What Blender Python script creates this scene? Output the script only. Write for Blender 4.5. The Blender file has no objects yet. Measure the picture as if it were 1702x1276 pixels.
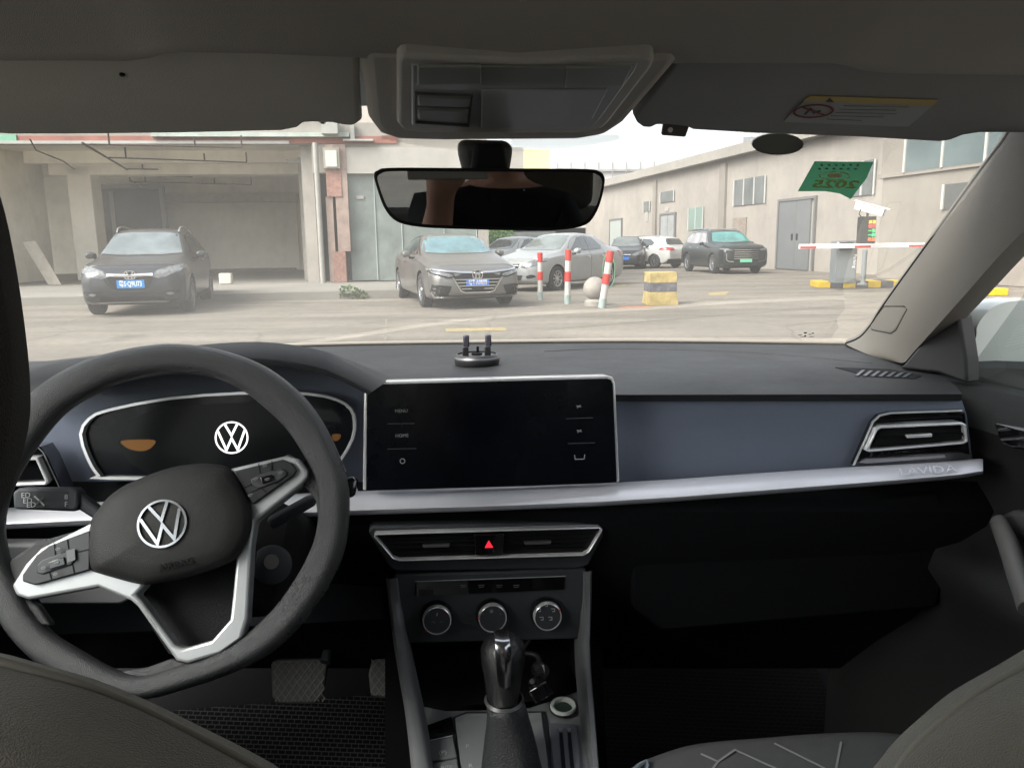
import bpy, bmesh, math, random
from math import sin, cos, tan, pi, radians, atan2, sqrt
from mathutils import Vector, Matrix, noise
from mathutils.bvhtree import BVHTree
from mathutils.geometry import tessellate_polygon
random.seed(7)
SC = bpy.context.scene; COL = SC.collection
# ---------------------------------------------------------------- camera
F = 1278.0; PITCH = 10.3; ROLL = 0.8; PSI = radians(6.5); CAMZ = 1.2
cd = bpy.data.cameras.new('camera'); cam = bpy.data.objects.new('camera', cd); COL.objects.link(cam); SC.camera = cam
cd.sensor_fit = 'HORIZONTAL'; cd.sensor_width = 36; cd.lens = F/1702*36; cd.clip_start = .02; cd.clip_end = 3000
CR = Matrix.Rotation(radians(90-PITCH), 3, 'X') @ Matrix.Rotation(radians(-ROLL), 3, 'Z')
cam.matrix_world = Matrix.Translation((0, 0, CAMZ)) @ CR.to_4x4()
# ---------------------------------------------------------------- world, sun, exposure
W = bpy.data.worlds.new('World'); SC.world = W; W.use_nodes = True
nt = W.node_tree; nt.nodes.clear()
sky = nt.nodes.new('ShaderNodeTexSky'); sky.sky_type = 'NISHITA'; sky.sun_disc = False
SUN_EL, SUN_AZ = radians(44), radians(-125)
sky.sun_elevation = SUN_EL; sky.sun_rotation = SUN_AZ; sky.air_density = 1.2; sky.dust_density = 4
hs = nt.nodes.new('ShaderNodeHueSaturation'); hs.inputs['Saturation'].default_value = .26
bg = nt.nodes.new('ShaderNodeBackground'); bg.inputs[1].default_value = .15
wo = nt.nodes.new('ShaderNodeOutputWorld')
nt.links.new(sky.outputs[0], hs.inputs['Color']); nt.links.new(hs.outputs[0], bg.inputs[0]); nt.links.new(bg.outputs[0], wo.inputs[0])
sd = bpy.data.lights.new('sun', 'SUN'); sd.energy = 1.5; sd.angle = radians(40); sd.color = (1, .95, .87)
sun = bpy.data.objects.new('sun', sd); COL.objects.link(sun)
sdir = Vector((sin(SUN_AZ)*cos(SUN_EL), cos(SUN_AZ)*cos(SUN_EL), sin(SUN_EL)))
sun.rotation_euler = sdir.to_track_quat('Z', 'Y').to_euler(); sun.location = (0, 0, 30)
SC.view_settings.view_transform = 'Standard'; SC.view_settings.look = 'None'; SC.view_settings.gamma = 1
SC.view_settings.exposure = 1.85
SC.cycles.max_bounces = 12; SC.cycles.diffuse_bounces = 6; SC.cycles.glossy_bounces = 5
SC.cycles.transparent_max_bounces = 16; SC.cycles.use_denoising = True
SC.cycles.caustics_reflective = False; SC.cycles.caustics_refractive = False; SC.cycles.sample_clamp_indirect = 6
# ---------------------------------------------------------------- rays
CAM = Vector((0, 0, CAMZ)); RC = Matrix.Rotation(-PSI, 3, 'Z')
def wray(px, py): return CR @ Vector(((px-851)/F, -(py-638)/F, -1))
def cray(px, py): return RC @ wray(px, py)
def V(px, py, cy):                       # point at depth cy along the car's own forward axis (car frame)
    d = cray(px, py); return CAM + d*(cy/d.y)
def HZ(px, py, z):
    d = cray(px, py); return CAM + d*((z-CAMZ)/d.z)
def XZ(px, py, x):
    d = cray(px, py); return CAM + d*(x/d.x)
def G(px, py, z=0):
    d = wray(px, py); return CAM + d*((z-CAMZ)/d.z)
class Plane:
    def __init__(s, p0, n, up=(0, 0, 1)):
        s.p = Vector(p0); s.n = Vector(n).normalized(); s.u = Vector(up).cross(s.n).normalized(); s.v = s.n.cross(s.u)
    def px(s, x, y, off=0):
        d = cray(x, y); p = s.p + s.n*off; return CAM + d*((p-CAM).dot(s.n)/d.dot(s.n))
    def at(s, a, b, off=0): return s.p + s.u*a + s.v*b + s.n*off
# ---------------------------------------------------------------- materials
MATS = {}
def mat(name, col, rough=.6, metal=0, var=.0, vscale=6, bump=0, bscale=200, coat=0, emit=None, es=1, spec=.5, stretch=None, sheen=0, rv=0, rs=8, stain=0):
    if name in MATS: return MATS[name]
    m = bpy.data.materials.new(name); m.use_nodes = True; n = m.node_tree; b = n.nodes['Principled BSDF']
    b.inputs['Base Color'].default_value = (*col, 1); b.inputs['Roughness'].default_value = rough; b.inputs['Metallic'].default_value = metal
    b.inputs['Coat Weight'].default_value = coat; b.inputs['Specular IOR Level'].default_value = spec; b.inputs['Coat Roughness'].default_value = .04
    b.inputs['Sheen Weight'].default_value = sheen
    if emit: b.inputs['Emission Color'].default_value = (*emit, 1); b.inputs['Emission Strength'].default_value = es
    if var or bump or rv or stain:
        tc = n.nodes.new('ShaderNodeTexCoord'); src = tc.outputs['Object']
        if stretch:
            mp = n.nodes.new('ShaderNodeMapping'); mp.inputs['Scale'].default_value = stretch; n.links.new(src, mp.inputs[0]); src = mp.outputs[0]
    if var:
        t = n.nodes.new('ShaderNodeTexNoise'); t.inputs['Scale'].default_value = vscale; t.inputs['Detail'].default_value = 7; t.inputs['Roughness'].default_value = .62
        n.links.new(src, t.inputs[0])
        r = n.nodes.new('ShaderNodeMapRange'); r.inputs[1].default_value = .3; r.inputs[2].default_value = .7
        r.inputs[3].default_value = 1-var; r.inputs[4].default_value = 1+var; n.links.new(t.outputs[0], r.inputs[0])
        mx = n.nodes.new('ShaderNodeVectorMath'); mx.operation = 'SCALE'; mx.inputs[0].default_value = col
        n.links.new(r.outputs[0], mx.inputs['Scale']); n.links.new(mx.outputs[0], b.inputs['Base Color'])
    if rv:
        t3 = n.nodes.new('ShaderNodeTexNoise'); t3.inputs['Scale'].default_value = rs; t3.inputs['Detail'].default_value = 6; t3.inputs['Roughness'].default_value = .7; n.links.new(src, t3.inputs[0])
        r3 = n.nodes.new('ShaderNodeMapRange'); r3.inputs[1].default_value = .35; r3.inputs[2].default_value = .68; r3.inputs[3].default_value = max(.02, rough-rv); r3.inputs[4].default_value = rough+rv; n.links.new(t3.outputs[0], r3.inputs[0]); n.links.new(r3.outputs[0], b.inputs['Roughness'])
    if stain:
        prev = b.inputs['Base Color'].links[0].from_socket
        for sc_, lo_, s_ in (((.9, .9, .22), .50, stain*.55), ((.3, .3, .4), .42, stain*.8), ((3.5, 3.5, 2.5), .45, stain*.3)):
            mp = n.nodes.new('ShaderNodeMapping'); mp.inputs['Scale'].default_value = sc_; n.links.new(tc.outputs['Object'], mp.inputs[0])
            t4 = n.nodes.new('ShaderNodeTexNoise'); t4.inputs['Scale'].default_value = 1; t4.inputs['Detail'].default_value = 8; t4.inputs['Roughness'].default_value = .65; n.links.new(mp.outputs[0], t4.inputs[0])
            r4 = n.nodes.new('ShaderNodeMapRange'); r4.inputs[1].default_value = lo_; r4.inputs[2].default_value = lo_+.3; r4.inputs[3].default_value = 1.06; r4.inputs[4].default_value = 1-s_; n.links.new(t4.outputs[0], r4.inputs[0])
            sc4 = n.nodes.new('ShaderNodeVectorMath'); sc4.operation = 'SCALE'; n.links.new(prev, sc4.inputs[0]); n.links.new(r4.outputs[0], sc4.inputs['Scale']); prev = sc4.outputs[0]
        n.links.new(prev, b.inputs['Base Color'])
    if bump:
        t2 = n.nodes.new('ShaderNodeTexNoise'); t2.inputs['Scale'].default_value = bscale; t2.inputs['Detail'].default_value = 3; n.links.new(src, t2.inputs[0])
        bp = n.nodes.new('ShaderNodeBump'); bp.inputs['Strength'].default_value = bump; bp.inputs['Distance'].default_value = .002 if bscale > 50 else .02
        n.links.new(t2.outputs[0], bp.inputs['Height']); n.links.new(bp.outputs[0], b.inputs['Normal'])
    MATS[name] = m; return m
def glass_mat(name, tint, dust, dustcol=(.7, .68, .62), dscale=2.2):
    m = bpy.data.materials.new(name); m.use_nodes = True; n = m.node_tree; n.nodes.clear(); L = n.links.new
    o = n.nodes.new('ShaderNodeOutputMaterial'); tr = n.nodes.new('ShaderNodeBsdfTransparent'); tr.inputs[0].default_value = (*tint, 1)
    df = n.nodes.new('ShaderNodeBsdfTranslucent'); df.inputs[0].default_value = (*dustcol, 1)
    gl = n.nodes.new('ShaderNodeBsdfGlossy'); gl.inputs['Roughness'].default_value = .02
    fr = n.nodes.new('ShaderNodeFresnel'); fr.inputs[0].default_value = 1.3
    tc = n.nodes.new('ShaderNodeTexCoord'); t = n.nodes.new('ShaderNodeTexNoise'); t.inputs['Scale'].default_value = dscale; t.inputs['Detail'].default_value = 6
    L(tc.outputs['Object'], t.inputs[0])
    r = n.nodes.new('ShaderNodeMapRange'); r.inputs[1].default_value = .35; r.inputs[2].default_value = .75; r.inputs[3].default_value = dust*.6; r.inputs[4].default_value = dust*1.6
    L(t.outputs[0], r.inputs[0])
    m1 = n.nodes.new('ShaderNodeMixShader'); L(r.outputs[0], m1.inputs[0]); L(tr.outputs[0], m1.inputs[1]); L(df.outputs[0], m1.inputs[2])
    mu = n.nodes.new('ShaderNodeMath'); mu.operation = 'MULTIPLY'; mu.inputs[1].default_value = .3; L(fr.outputs[0], mu.inputs[0])
    m2 = n.nodes.new('ShaderNodeMixShader'); L(mu.outputs[0], m2.inputs[0]); L(m1.outputs[0], m2.inputs[1]); L(gl.outputs[0], m2.inputs[2])
    L(m2.outputs[0], o.inputs[0]); MATS[name] = m; return m
# ---------------------------------------------------------------- objects
def smooth(me, ang=35):
    for p in me.polygons: p.use_smooth = True
    me.set_sharp_from_angle(angle=radians(ang))
def obj(name, bm, m, parent=None, sm=35, world=False, bevel=0, seg=2, label=None):
    if world and parent is not None: bmesh.ops.translate(bm, vec=-Vector(parent['_w']), verts=bm.verts)
    me = bpy.data.meshes.new(name); bmesh.ops.recalc_face_normals(bm, faces=bm.faces) if not getattr(bm, 'tag', 0) else None
    bm.to_mesh(me); bm.free()
    for mm in (m if isinstance(m, (list, tuple)) else [m]): me.materials.append(mm)
    o = bpy.data.objects.new(name, me); COL.objects.link(o)
    if sm: smooth(me, sm)
    if parent is not None: o.parent = parent
    if bevel:
        md = o.modifiers.new('bevel', 'BEVEL'); md.width = bevel; md.segments = seg; md.limit_method = 'ANGLE'; md.angle_limit = radians(40); md.harden_normals = False
        smooth(me, 60)
    if label: o['label'] = label
    return o
def pieces(name, bm, m, parent=None, **k):
    seen = set(); out = []; bm.verts.ensure_lookup_table(); groups = []
    for v in bm.verts:
        if v in seen: continue
        st = [v]; g = set()
        while st:
            w = st.pop()
            if w in g: continue
            g.add(w); st += [e.other_vert(w) for e in w.link_edges if e.other_vert(w) not in g]
        seen |= g; groups.append(g)
    for g in groups:
        b = bmesh.new(); mp = {v: b.verts.new(v.co) for v in g}
        for f in {f for v in g for f in v.link_faces}: b.faces.new([mp[v] for v in f.verts])
        out.append(obj(name, b, m, parent, **k))
    bm.free(); return out[0]
def tag(o, label=None, cat=None, group=None, kind=None):
    if label: o['label'] = label
    if cat: o['category'] = cat
    if group: o['group'] = group
    if kind: o['kind'] = kind
    return o
WL = {}
def thing(name, label, cat, loc=(0, 0, 0), rotz=0, group=None):
    o = bpy.data.objects.new(name, None); COL.objects.link(o); o.location = loc; o.rotation_euler = (0, 0, rotz); o.empty_display_size = .2
    o['_w'] = tuple(loc); return tag(o, label, cat, group)
def box(bm, a, b):
    x0, y0, z0 = a; x1, y1, z1 = b
    v = [bm.verts.new(p) for p in ((x0,y0,z0),(x1,y0,z0),(x1,y1,z0),(x0,y1,z0),(x0,y0,z1),(x1,y0,z1),(x1,y1,z1),(x0,y1,z1))]
    for f in ((0,3,2,1),(4,5,6,7),(0,1,5,4),(1,2,6,5),(2,3,7,6),(3,0,4,7)): bm.faces.new([v[i] for i in f])
def cr_pts(pts, closed=True, k=5):
    n = len(pts); out = []; P = [Vector(p) for p in pts]
    for i in range(n if closed else n-1):
        g = (lambda j: P[j % n]) if closed else (lambda j: P[min(max(j, 0), n-1)])
        a, b, c, d = g(i-1), g(i), g(i+1), g(i+2)
        for j in range(k):
            t = j/k; out.append(.5*((2*b)+(c-a)*t+(2*a-5*b+4*c-d)*t*t+(3*b-a-3*c+d)*t**3))
    if not closed: out.append(P[-1])
    return out
def prism(bm, front, back):
    n = len(front); a = [bm.verts.new(p) for p in front]; b = [bm.verts.new(p) for p in back]
    bm.faces.new(a); bm.faces.new(b[::-1])
    for i in range(n): bm.faces.new((a[i], b[i], b[(i+1) % n], a[(i+1) % n]))
def slab(name, pts, pl, off, th, m, parent, bevel=0, k=0, seg=2, sm=35, label=None, col=None):
    """outline in photo pixels laid on a real plane of the car, given a thickness"""
    if k: pts = [(p.x, p.y) for p in cr_pts([(x, y, 0) for x, y in pts], True, k)]
    fr = [pl.px(x, y, off) for x, y in pts]; bk = [p - pl.n*th for p in fr]
    bm = bmesh.new(); prism(bm, fr, bk); return obj(name, bm, m, parent, bevel=bevel, seg=seg, sm=sm, label=label)
def inset(P, w, n):
    out = []; N = len(P); c = sum(P, Vector())/N
    area = sum((P[i]-c).cross(P[(i+1) % N]-c).dot(n) for i in range(N)); s = 1 if area > 0 else -1
    for i in range(N):
        a, b, d = P[i-1], P[i], P[(i+1) % N]
        e1 = (b-a).normalized(); e2 = (d-b).normalized(); n1 = n.cross(e1)*s; n2 = n.cross(e2)*s
        bi = (n1+n2); q = bi.length
        if q < 1e-4: out.append(b+n1*w); continue
        bi /= q; out.append(b+bi*(w/max(.45, bi.dot(n1))))
    return out
def frame(name, pts, pl, off, th, w, m, parent, k=0, bevel=0, seg=2, label=None):
    if k: pts = [(p.x, p.y) for p in cr_pts([(x, y, 0) for x, y in pts], True, k)]
    o1 = [pl.px(x, y, off) for x, y in pts]; i1 = inset(o1, w, pl.n); bm = bmesh.new(); n = len(o1)
    L = [[bm.verts.new(p) for p in q] for q in (o1, i1, [p-pl.n*th for p in i1], [p-pl.n*th for p in o1])]
    for r in range(4):
        A, B = L[r], L[(r+1) % 4]
        for i in range(n): bm.faces.new((A[i], A[(i+1) % n], B[(i+1) % n], B[i]))
    return obj(name, bm, m, parent, bevel=bevel, seg=seg, label=label)
def tube_bm(bm, path, rad, ns=10, closed=False, ref=None):
    """rad: number, list, or list of (ra, rb) with ref axis giving the second radius direction"""
    n = len(path); P = [Vector(p) for p in path]; rings = []; N = Vector(ref) if ref is not None else None; prev = None
    for i in range(n):
        t = (P[(i+1) % n]-P[i-1]) if closed else (P[min(i+1, n-1)]-P[max(i-1, 0)])
        t = t.normalized()
        if N is not None: b = (N - t*N.dot(t)).normalized(); a = b.cross(t)
        else:
            if prev is None:
                prev = Vector((0, 0, 1)) if abs(t.z) < .9 else Vector((1, 0, 0))
            b = (prev - t*prev.dot(t)).normalized(); prev = b; a = b.cross(t)
        r = rad[i] if isinstance(rad, (list, tuple)) else rad
        ra, rb = r if isinstance(r, (list, tuple)) else (r, r)
        rings.append([bm.verts.new(P[i]+a*ra*cos(2*pi*j/ns)+b*rb*sin(2*pi*j/ns)) for j in range(ns)])
    for i in range(n if closed else n-1):
        A, B = rings[i], rings[(i+1) % n]
        for j in range(ns): bm.faces.new((A[j], A[(j+1) % ns], B[(j+1) % ns], B[j]))
    if not closed: bm.faces.new(rings[0][::-1]); bm.faces.new(rings[-1])
def tube(name, path, rad, m, parent, ns=10, closed=False, ref=None, **k):
    bm = bmesh.new(); tube_bm(bm, path, rad, ns, closed, ref); return obj(name, bm, m, parent, sm=50, **k)
def loft_bm(bm, rows, thick=None):
    R = [[bm.verts.new(p) for p in r] for r in rows]
    for i in range(len(R)-1):
        for j in range(len(R[i])-1): bm.faces.new((R[i][j], R[i][j+1], R[i+1][j+1], R[i+1][j]))
def loft(name, rows, m, parent, th=0, sub=0, sm=60, **k):
    bm = bmesh.new(); loft_bm(bm, rows); o = obj(name, bm, m, parent, sm=sm, **k)
    if sub: q = o.modifiers.new('s', 'SUBSURF'); q.levels = q.render_levels = sub
    if th: q = o.modifiers.new('t', 'SOLIDIFY'); q.thickness = th; q.offset = 0
    return o
def lathe_bm(bm, prof, c, ax, ns=32):
    """prof: list of (radius, distance along ax)"""
    c = Vector(c); ax = Vector(ax).normalized(); a = ax.orthogonal().normalized(); b = ax.cross(a)
    rings = [[bm.verts.new(c+ax*h+(a*cos(2*pi*j/ns)+b*sin(2*pi*j/ns))*max(r, 1e-5)) for j in range(ns)] for r, h in prof]
    for A, B in zip(rings, rings[1:]):
        for j in range(ns): bm.faces.new((A[j], A[(j+1) % ns], B[(j+1) % ns], B[j]))
def lathe(name, prof, c, ax, m, parent, ns=32, **k):
    bm = bmesh.new(); lathe_bm(bm, prof, c, ax, ns); return obj(name, bm, m, parent, sm=40, **k)
def text_bm(s, size, o, u, v, th, align='CENTER', rot=0, sx=1, bold=0):
    cu = bpy.data.curves.new('t', 'FONT'); cu.body = s; cu.size = size; cu.align_x = align; cu.align_y = 'CENTER'; cu.extrude = th/2; cu.resolution_u = 2; cu.offset = bold
    ob = bpy.data.objects.new('t', cu); me = ob.to_mesh(); bm = bmesh.new(); bm.from_mesh(me); ob.to_mesh_clear()
    bpy.data.objects.remove(ob); bpy.data.curves.remove(cu)
    u = Vector(u).normalized(); v = Vector(v).normalized(); n = u.cross(v); uu = u*cos(rot)+v*sin(rot); vv = v*cos(rot)-u*sin(rot); o = Vector(o)
    for q in bm.verts: q.co = o + uu*q.co.x*sx + vv*q.co.y + n*(q.co.z+th/2)
    return bm
def text(name, s, size, o, u, v, m, parent, th=.0006, **k):
    bm = text_bm(s, size, o, u, v, th, **k); return obj(name, bm, m, parent, sm=0)
def ribbon(pts, w):                      # mitred 2-D polyline -> polygon
    P = [Vector((*p, 0)) for p in pts]; n = len(P); Lf = []; Rt = []
    for i in range(n):
        d1 = (P[i]-P[i-1]).normalized() if i else (P[1]-P[0]).normalized()
        d2 = (P[i+1]-P[i]).normalized() if i < n-1 else d1
        n1 = Vector((-d1.y, d1.x, 0)); n2 = Vector((-d2.y, d2.x, 0)); b = (n1+n2).normalized(); k = w/2/max(.35, b.dot(n1))
        Lf.append(P[i]+b*k); Rt.append(P[i]-b*k)
    return [(p.x, p.y) for p in Lf+Rt[::-1]]
def emblem_vw(name, c, u, v, r, th, m, parent, rot=0):
    u = Vector(u); v = Vector(v); n = u.cross(v); U = u*cos(rot)+v*sin(rot); Vv = v*cos(rot)-u*sin(rot); bm = bmesh.new(); c = Vector(c)
    f = lambda p, o: c+U*p[0]*r+Vv*p[1]*r+n*o
    N = 48; rings = []
    for rr, o in ((1, 0), (1, th), (.91, th), (.91, 0)):
        rings.append([bm.verts.new(f((rr*cos(2*pi*i/N), rr*sin(2*pi*i/N)), o)) for i in range(N)])
    for k in range(4):
        A, B = rings[k], rings[(k+1) % 4]
        for i in range(N): bm.faces.new((A[i], A[(i+1) % N], B[(i+1) % N], B[i]))
    for k, pl in enumerate(([(-.38, .84), (0, .13), (.38, .84)], [(-.80, .42), (-.34, -.76), (0, -.05), (.34, -.76), (.80, .42)])):
        q = ribbon(pl, .125); h = th*(.9-.05*k)
        prism(bm, [f(p, h) for p in q], [f(p, 0) for p in q])
    return obj(name, bm, m, parent, sm=0)
# ================================================================ EXTERIOR
def lerpk(k, s):
    if s <= k[0][0]: return k[0][1]
    for (a, b), (c, d) in zip(k, k[1:]):
        if s <= c: return b + (d-b)*(s-a)/(c-a)
    return k[-1][1]
def dense(poly, step):
    out = []
    for i in range(len(poly)):
        a = Vector((*poly[i], 0)); b = Vector((*poly[(i+1) % len(poly)], 0)); n = max(1, int((b-a).length/step))
        out += [a.lerp(b, j/n) for j in range(n)]
    return out
def decal(name, poly, view, bvh, off, m, parent, label=None, k=0, flip=1, step=.07):
    """a lens, pane or trim that hugs the body: outline in metres, front/rear (y,z) or side (x,z)"""
    if k: poly = [(p.x, p.y) for p in cr_pts([(a, b, 0) for a, b in poly], True, k)]
    P = dense(poly, step); tr = tessellate_polygon([P]); bm = bmesh.new(); vs = [bm.verts.new(p) for p in P]
    for t in tr:
        try: bm.faces.new([vs[i] for i in t])
        except ValueError: pass
    for _ in range(4):
        lg = [e for e in bm.edges if e.calc_length() > step*1.3]
        if not lg: break
        bmesh.ops.subdivide_edges(bm, edges=lg, cuts=1); bmesh.ops.triangulate(bm, faces=[f for f in bm.faces if len(f.verts) > 3])
    miss = []
    for v in bm.verts:
        a, b = v.co.x, v.co.y
        if view == 'front': o, d = Vector((6, a*flip, b)), Vector((-1, 0, 0))
        elif view == 'rear': o, d = Vector((-6, a*flip, b)), Vector((1, 0, 0))
        else: o, d = Vector((a, 3*flip, b)), Vector((0, -flip, 0))
        h = bvh.ray_cast(o, d)
        if h[0] is None: miss.append(v); continue
        nn = h[1] if h[1].dot(d) < 0 else -h[1]
        v.co = h[0] + (nn*.5 - d*.5)*off*1.5
    bmesh.ops.delete(bm, geom=miss, context='VERTS')
    bmesh.ops.recalc_face_normals(bm, faces=bm.faces)
    return obj(name, bm, m, parent, sm=70, label=label)
M_TYRE = mat('tyre rubber', (.025, .025, .027), .8, var=.2, vscale=8); M_ALLOY = mat('alloy', (.5, .51, .53), .3, .85)
M_DARK = mat('dark plastic', (.012, .013, .014), .6, spec=.3); M_CHROME = mat('chrome', (.75, .76, .78), .14, 1)
M_LENS = mat('lamp lens', (.17, .175, .18), .22, .2, coat=.5, var=.5, vscale=14); M_WGLASS = mat('car window', (.02, .03, .034), .05, coat=1, spec=.8)
M_TEALG = mat('tinted windscreen', (.10, .20, .22), .06, coat=1, spec=1, var=.45, vscale=1.6); M_RED = mat('tail lens', (.35, .015, .02), .15, coat=1)
M_WHITEP = mat('white lettering', (.8, .8, .8), .5); M_BLUEP = mat('plate blue', (.02, .16, .62), .4); M_CYANP = mat('plate light blue', (.02, .22, .55), .4); M_GREENP = mat('plate green', (.15, .55, .36), .4)
def paint(name, col, met=.5, r=.3): return mat(name, col, r, met, coat=.3, var=.06, vscale=3)
def wheel(cx, cy, R, w, root, spokes=10, alloy=None):
    sgn = 1 if cy > 0 else -1; ax = (0, sgn, 0); rr = R*.66
    ty = lathe('wheel', [(rr, -w*.5), (R*.9, -w*.5), (R, -w*.36), (R, w*.36), (R*.9, w*.5), (rr, w*.5), (rr*.93, w*.3), (.02, w*.22)], (cx, cy-sgn*w*.5, R), ax, M_TYRE, root, 28)
    bm = bmesh.new(); c = Vector((cx, cy-sgn*w*.05, R))
    lathe_bm(bm, [(rr*.86, -.05), (rr*1.0, -.01), (rr*1.0, .006), (rr*.9, .0), (rr*.86, -.05)], c, ax, 28); lathe_bm(bm, [(.0, .0), (R*.13, 0), (R*.17, -.03)], c, ax, 12)
    for i in range(spokes):
        a = 2*pi*i/spokes; d = Vector((cos(a), 0, sin(a))); t = Vector((-sin(a), 0, cos(a))); n = Vector((0, sgn, 0))
        q = [c+d*R*.1+t*R*.05, c+d*rr*.93+t*R*.045, c+d*rr*.93-t*R*.045, c+d*R*.1-t*R*.05]
        prism(bm, [p-n*.008 for p in q], [p-n*.035 for p in q])
    obj('rim', bm, alloy or M_ALLOY, ty)
    return ty
def car_body(sp, root, m):
    L = sp['L']; W2 = sp['W']/2; N = 64; S = sorted(set([0, .004, .012, .024, .04, .06]+[i/N for i in range(4, N-2)]+[.965, .98, .99, .996, 1]))
    K = 16; key = {}
    for nm in ('T', 'S', 'Wd', 'R', 'B'):
        v = [lerpk(sp[nm], s) for s in S]
        for _ in range(2): v = [v[0]]+[(v[i-1]+2*v[i]+v[i+1])/4 for i in range(1, len(v)-1)]+[v[-1]]
        key[nm] = v
    bm = bmesh.new(); rings = []
    for i, s in enumerate(S):
        x = L/2 - s*L; T, Sh, w, r, B = (key[k][i] for k in ('T', 'S', 'Wd', 'R', 'B')); w *= W2; r *= W2; T = max(T, Sh+.01)
        h = Sh-B; e = T-Sh
        half = [(0, B), (w*.55, B), (w*.86, B+.01), (w*.955, B+.05*h+.02), (w*.985, B+.18*h), (w*.995, B+.42*h), (w, B+.68*h), (w*.985, B+.86*h), (w*.955, B+.97*h), (w*.91, Sh+.02*e)]
        br = w*.91
        half += [(br+(r-br)*.35, Sh+e*.36), (br+(r-br)*.72, Sh+e*.70), (r, Sh+e*.88), (r*.88, Sh+e*.955), (r*.5, Sh+e*.992), (0, T)]
        ring = [bm.verts.new((x, y, z)) for y, z in half] + [bm.verts.new((x, -y, z)) for y, z in half[-2:0:-1]]
        rings.append(ring)
    n = len(rings[0])
    for A, Bq in zip(rings, rings[1:]):
        for j in range(n): bm.faces.new((A[j], A[(j+1) % n], Bq[(j+1) % n], Bq[j]))
    bm.faces.new(rings[0][::-1]); bm.faces.new(rings[-1])
    o = obj('body', bm, [m, M_DARK], root, sm=50)
    cut = bmesh.new()
    for x in (sp['xf'], sp['xr']):
        for sg in (1, -1):
            c = Vector((x, sg*(W2+.1), sp['wr'])); R = sp['wr']*1.17; Nn = 28
            a = [c+Vector((R*cos(2*pi*i/Nn), 0, R*sin(2*pi*i/Nn))) for i in range(Nn)]; prism(cut, a, [p-Vector((0, sg*.42, 0)) for p in a])
    bmesh.ops.recalc_face_normals(cut, faces=cut.faces)
    cme = bpy.data.meshes.new('c'); cut.to_mesh(cme); cut.free(); cme.materials.append(m); cme.materials.append(M_DARK)
    for p in cme.polygons: p.material_index = 1
    co = bpy.data.objects.new('c', cme); COL.objects.link(co)
    md = o.modifiers.new('b', 'BOOLEAN'); md.operation = 'DIFFERENCE'; md.object = co; md.solver = 'EXACT'
    o.parent = None; dg = bpy.context.evaluated_depsgraph_get(); me2 = bpy.data.meshes.new_from_object(o.evaluated_get(dg)); o.modifiers.clear(); o.data = me2
    bpy.data.objects.remove(co); o.parent = root; smooth(me2, 40)
    b = bmesh.new(); b.from_mesh(me2); bv = BVHTree.FromBMesh(b); b.free()
    return o, bv
def plate(name, s, root, c, nrm, m, w=.44, h=.14, tilt=0, tm=None):
    c = Vector(c); n = Vector(nrm); u = Vector((0, n.x, 0)); v = Vector((0, 0, 1)); bm = bmesh.new()
    q = [c+u*a+v*b for a, b in ((-w/2, -h/2), (w/2, -h/2), (w/2, h/2), (-w/2, h/2))]; prism(bm, [p+n*.012 for p in q], q)
    o = obj('number_plate', bm, m, root)
    if s: text('lettering', s, .125, c+n*.0125, u, v, tm or M_WHITEP, o, th=.002, sx=.62 if len(s) > 6 else .8, bold=.002)
    return o
def side_set(sp, bv, root, m, win, handles=(), seams=()):
    for sg in (1, -1):
        for w in win: decal('side_window', w, 'side', bv, .008, sp.get('wm', M_WGLASS), root, k=0, flip=sg)
        for x, z in handles:
            decal('door_handle', [(x-.09, z-.012), (x+.09, z-.008), (x+.09, z+.014), (x-.09, z+.012)], 'side', bv, .025, M_CHROME, root, flip=sg)
        for sm_ in seams: decal('door_seam', ribbon(sm_, .010), 'side', bv, .004, M_DARK, root, flip=sg)
        if 'trim' in sp: decal('window_trim', ribbon(sp['trim'], .022), 'side', bv, .014, M_CHROME, root, flip=sg)
        if 'sill' in sp: decal('sill_cladding', sp['sill'], 'side', bv, .012, M_DARK, root, flip=sg)
        x, z = sp['mir']; W2 = sp['W']/2
        a = Vector((x, sg*(W2+.08), z)); bm = bmesh.new()
        q = [a+Vector((0, sg*p[0], p[1])) for p in ((-.10, -.05), (.06, -.07), (.11, -.02), (.10, .06), (-.02, .09), (-.10, .05))]
        prism(bm, [p+Vector((.07, 0, -.01)) if 0 else a+(p-a)*.7+Vector((.09, 0, 0)) for p in q], [p-Vector((.05, 0, 0)) for p in q])
        mo = obj('wing_mirror', bm, m, root, bevel=.025, seg=3)
        bm = bmesh.new(); box(bm, (x-.03, min(sg*(W2-.12), sg*(W2+.02)), z-.09), (x+.03, max(sg*(W2-.12), sg*(W2+.02)), z-.05)); obj('bracket', bm, M_DARK, mo)
def wheels(sp, root, spokes=10, alloy=None):
    for x in (sp['xf'], sp['xr']):
        for sg in (1, -1): wheel(x, sg*(sp['W']/2-.015), sp['wr'], .22, root, spokes, alloy)
def both(name, poly, view, bv, off, m, root, **k):
    for sg in (1, -1): decal(name, poly, view, bv, off, m, root, flip=sg, **k)
def place(root, px, py, th):
    """stand a car so that its front bumper middle is above the ground seen at px,py; th = heading"""
    pass
def at_wheel(root, sp, px, py, th, side=1, which='xf'):
    """put the chosen tyre's foot on the ground seen at px,py; nose points towards (sin th, -cos th)"""
    g = G(px, py); rz = th - pi/2; loc = Matrix.Rotation(rz, 3, 'Z') @ Vector((sp[which], side*(sp['W']/2-.12), 0))
    root.location = (g.x-loc.x, g.y-loc.y, 0); root.rotation_euler = (0, 0, rz)

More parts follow.
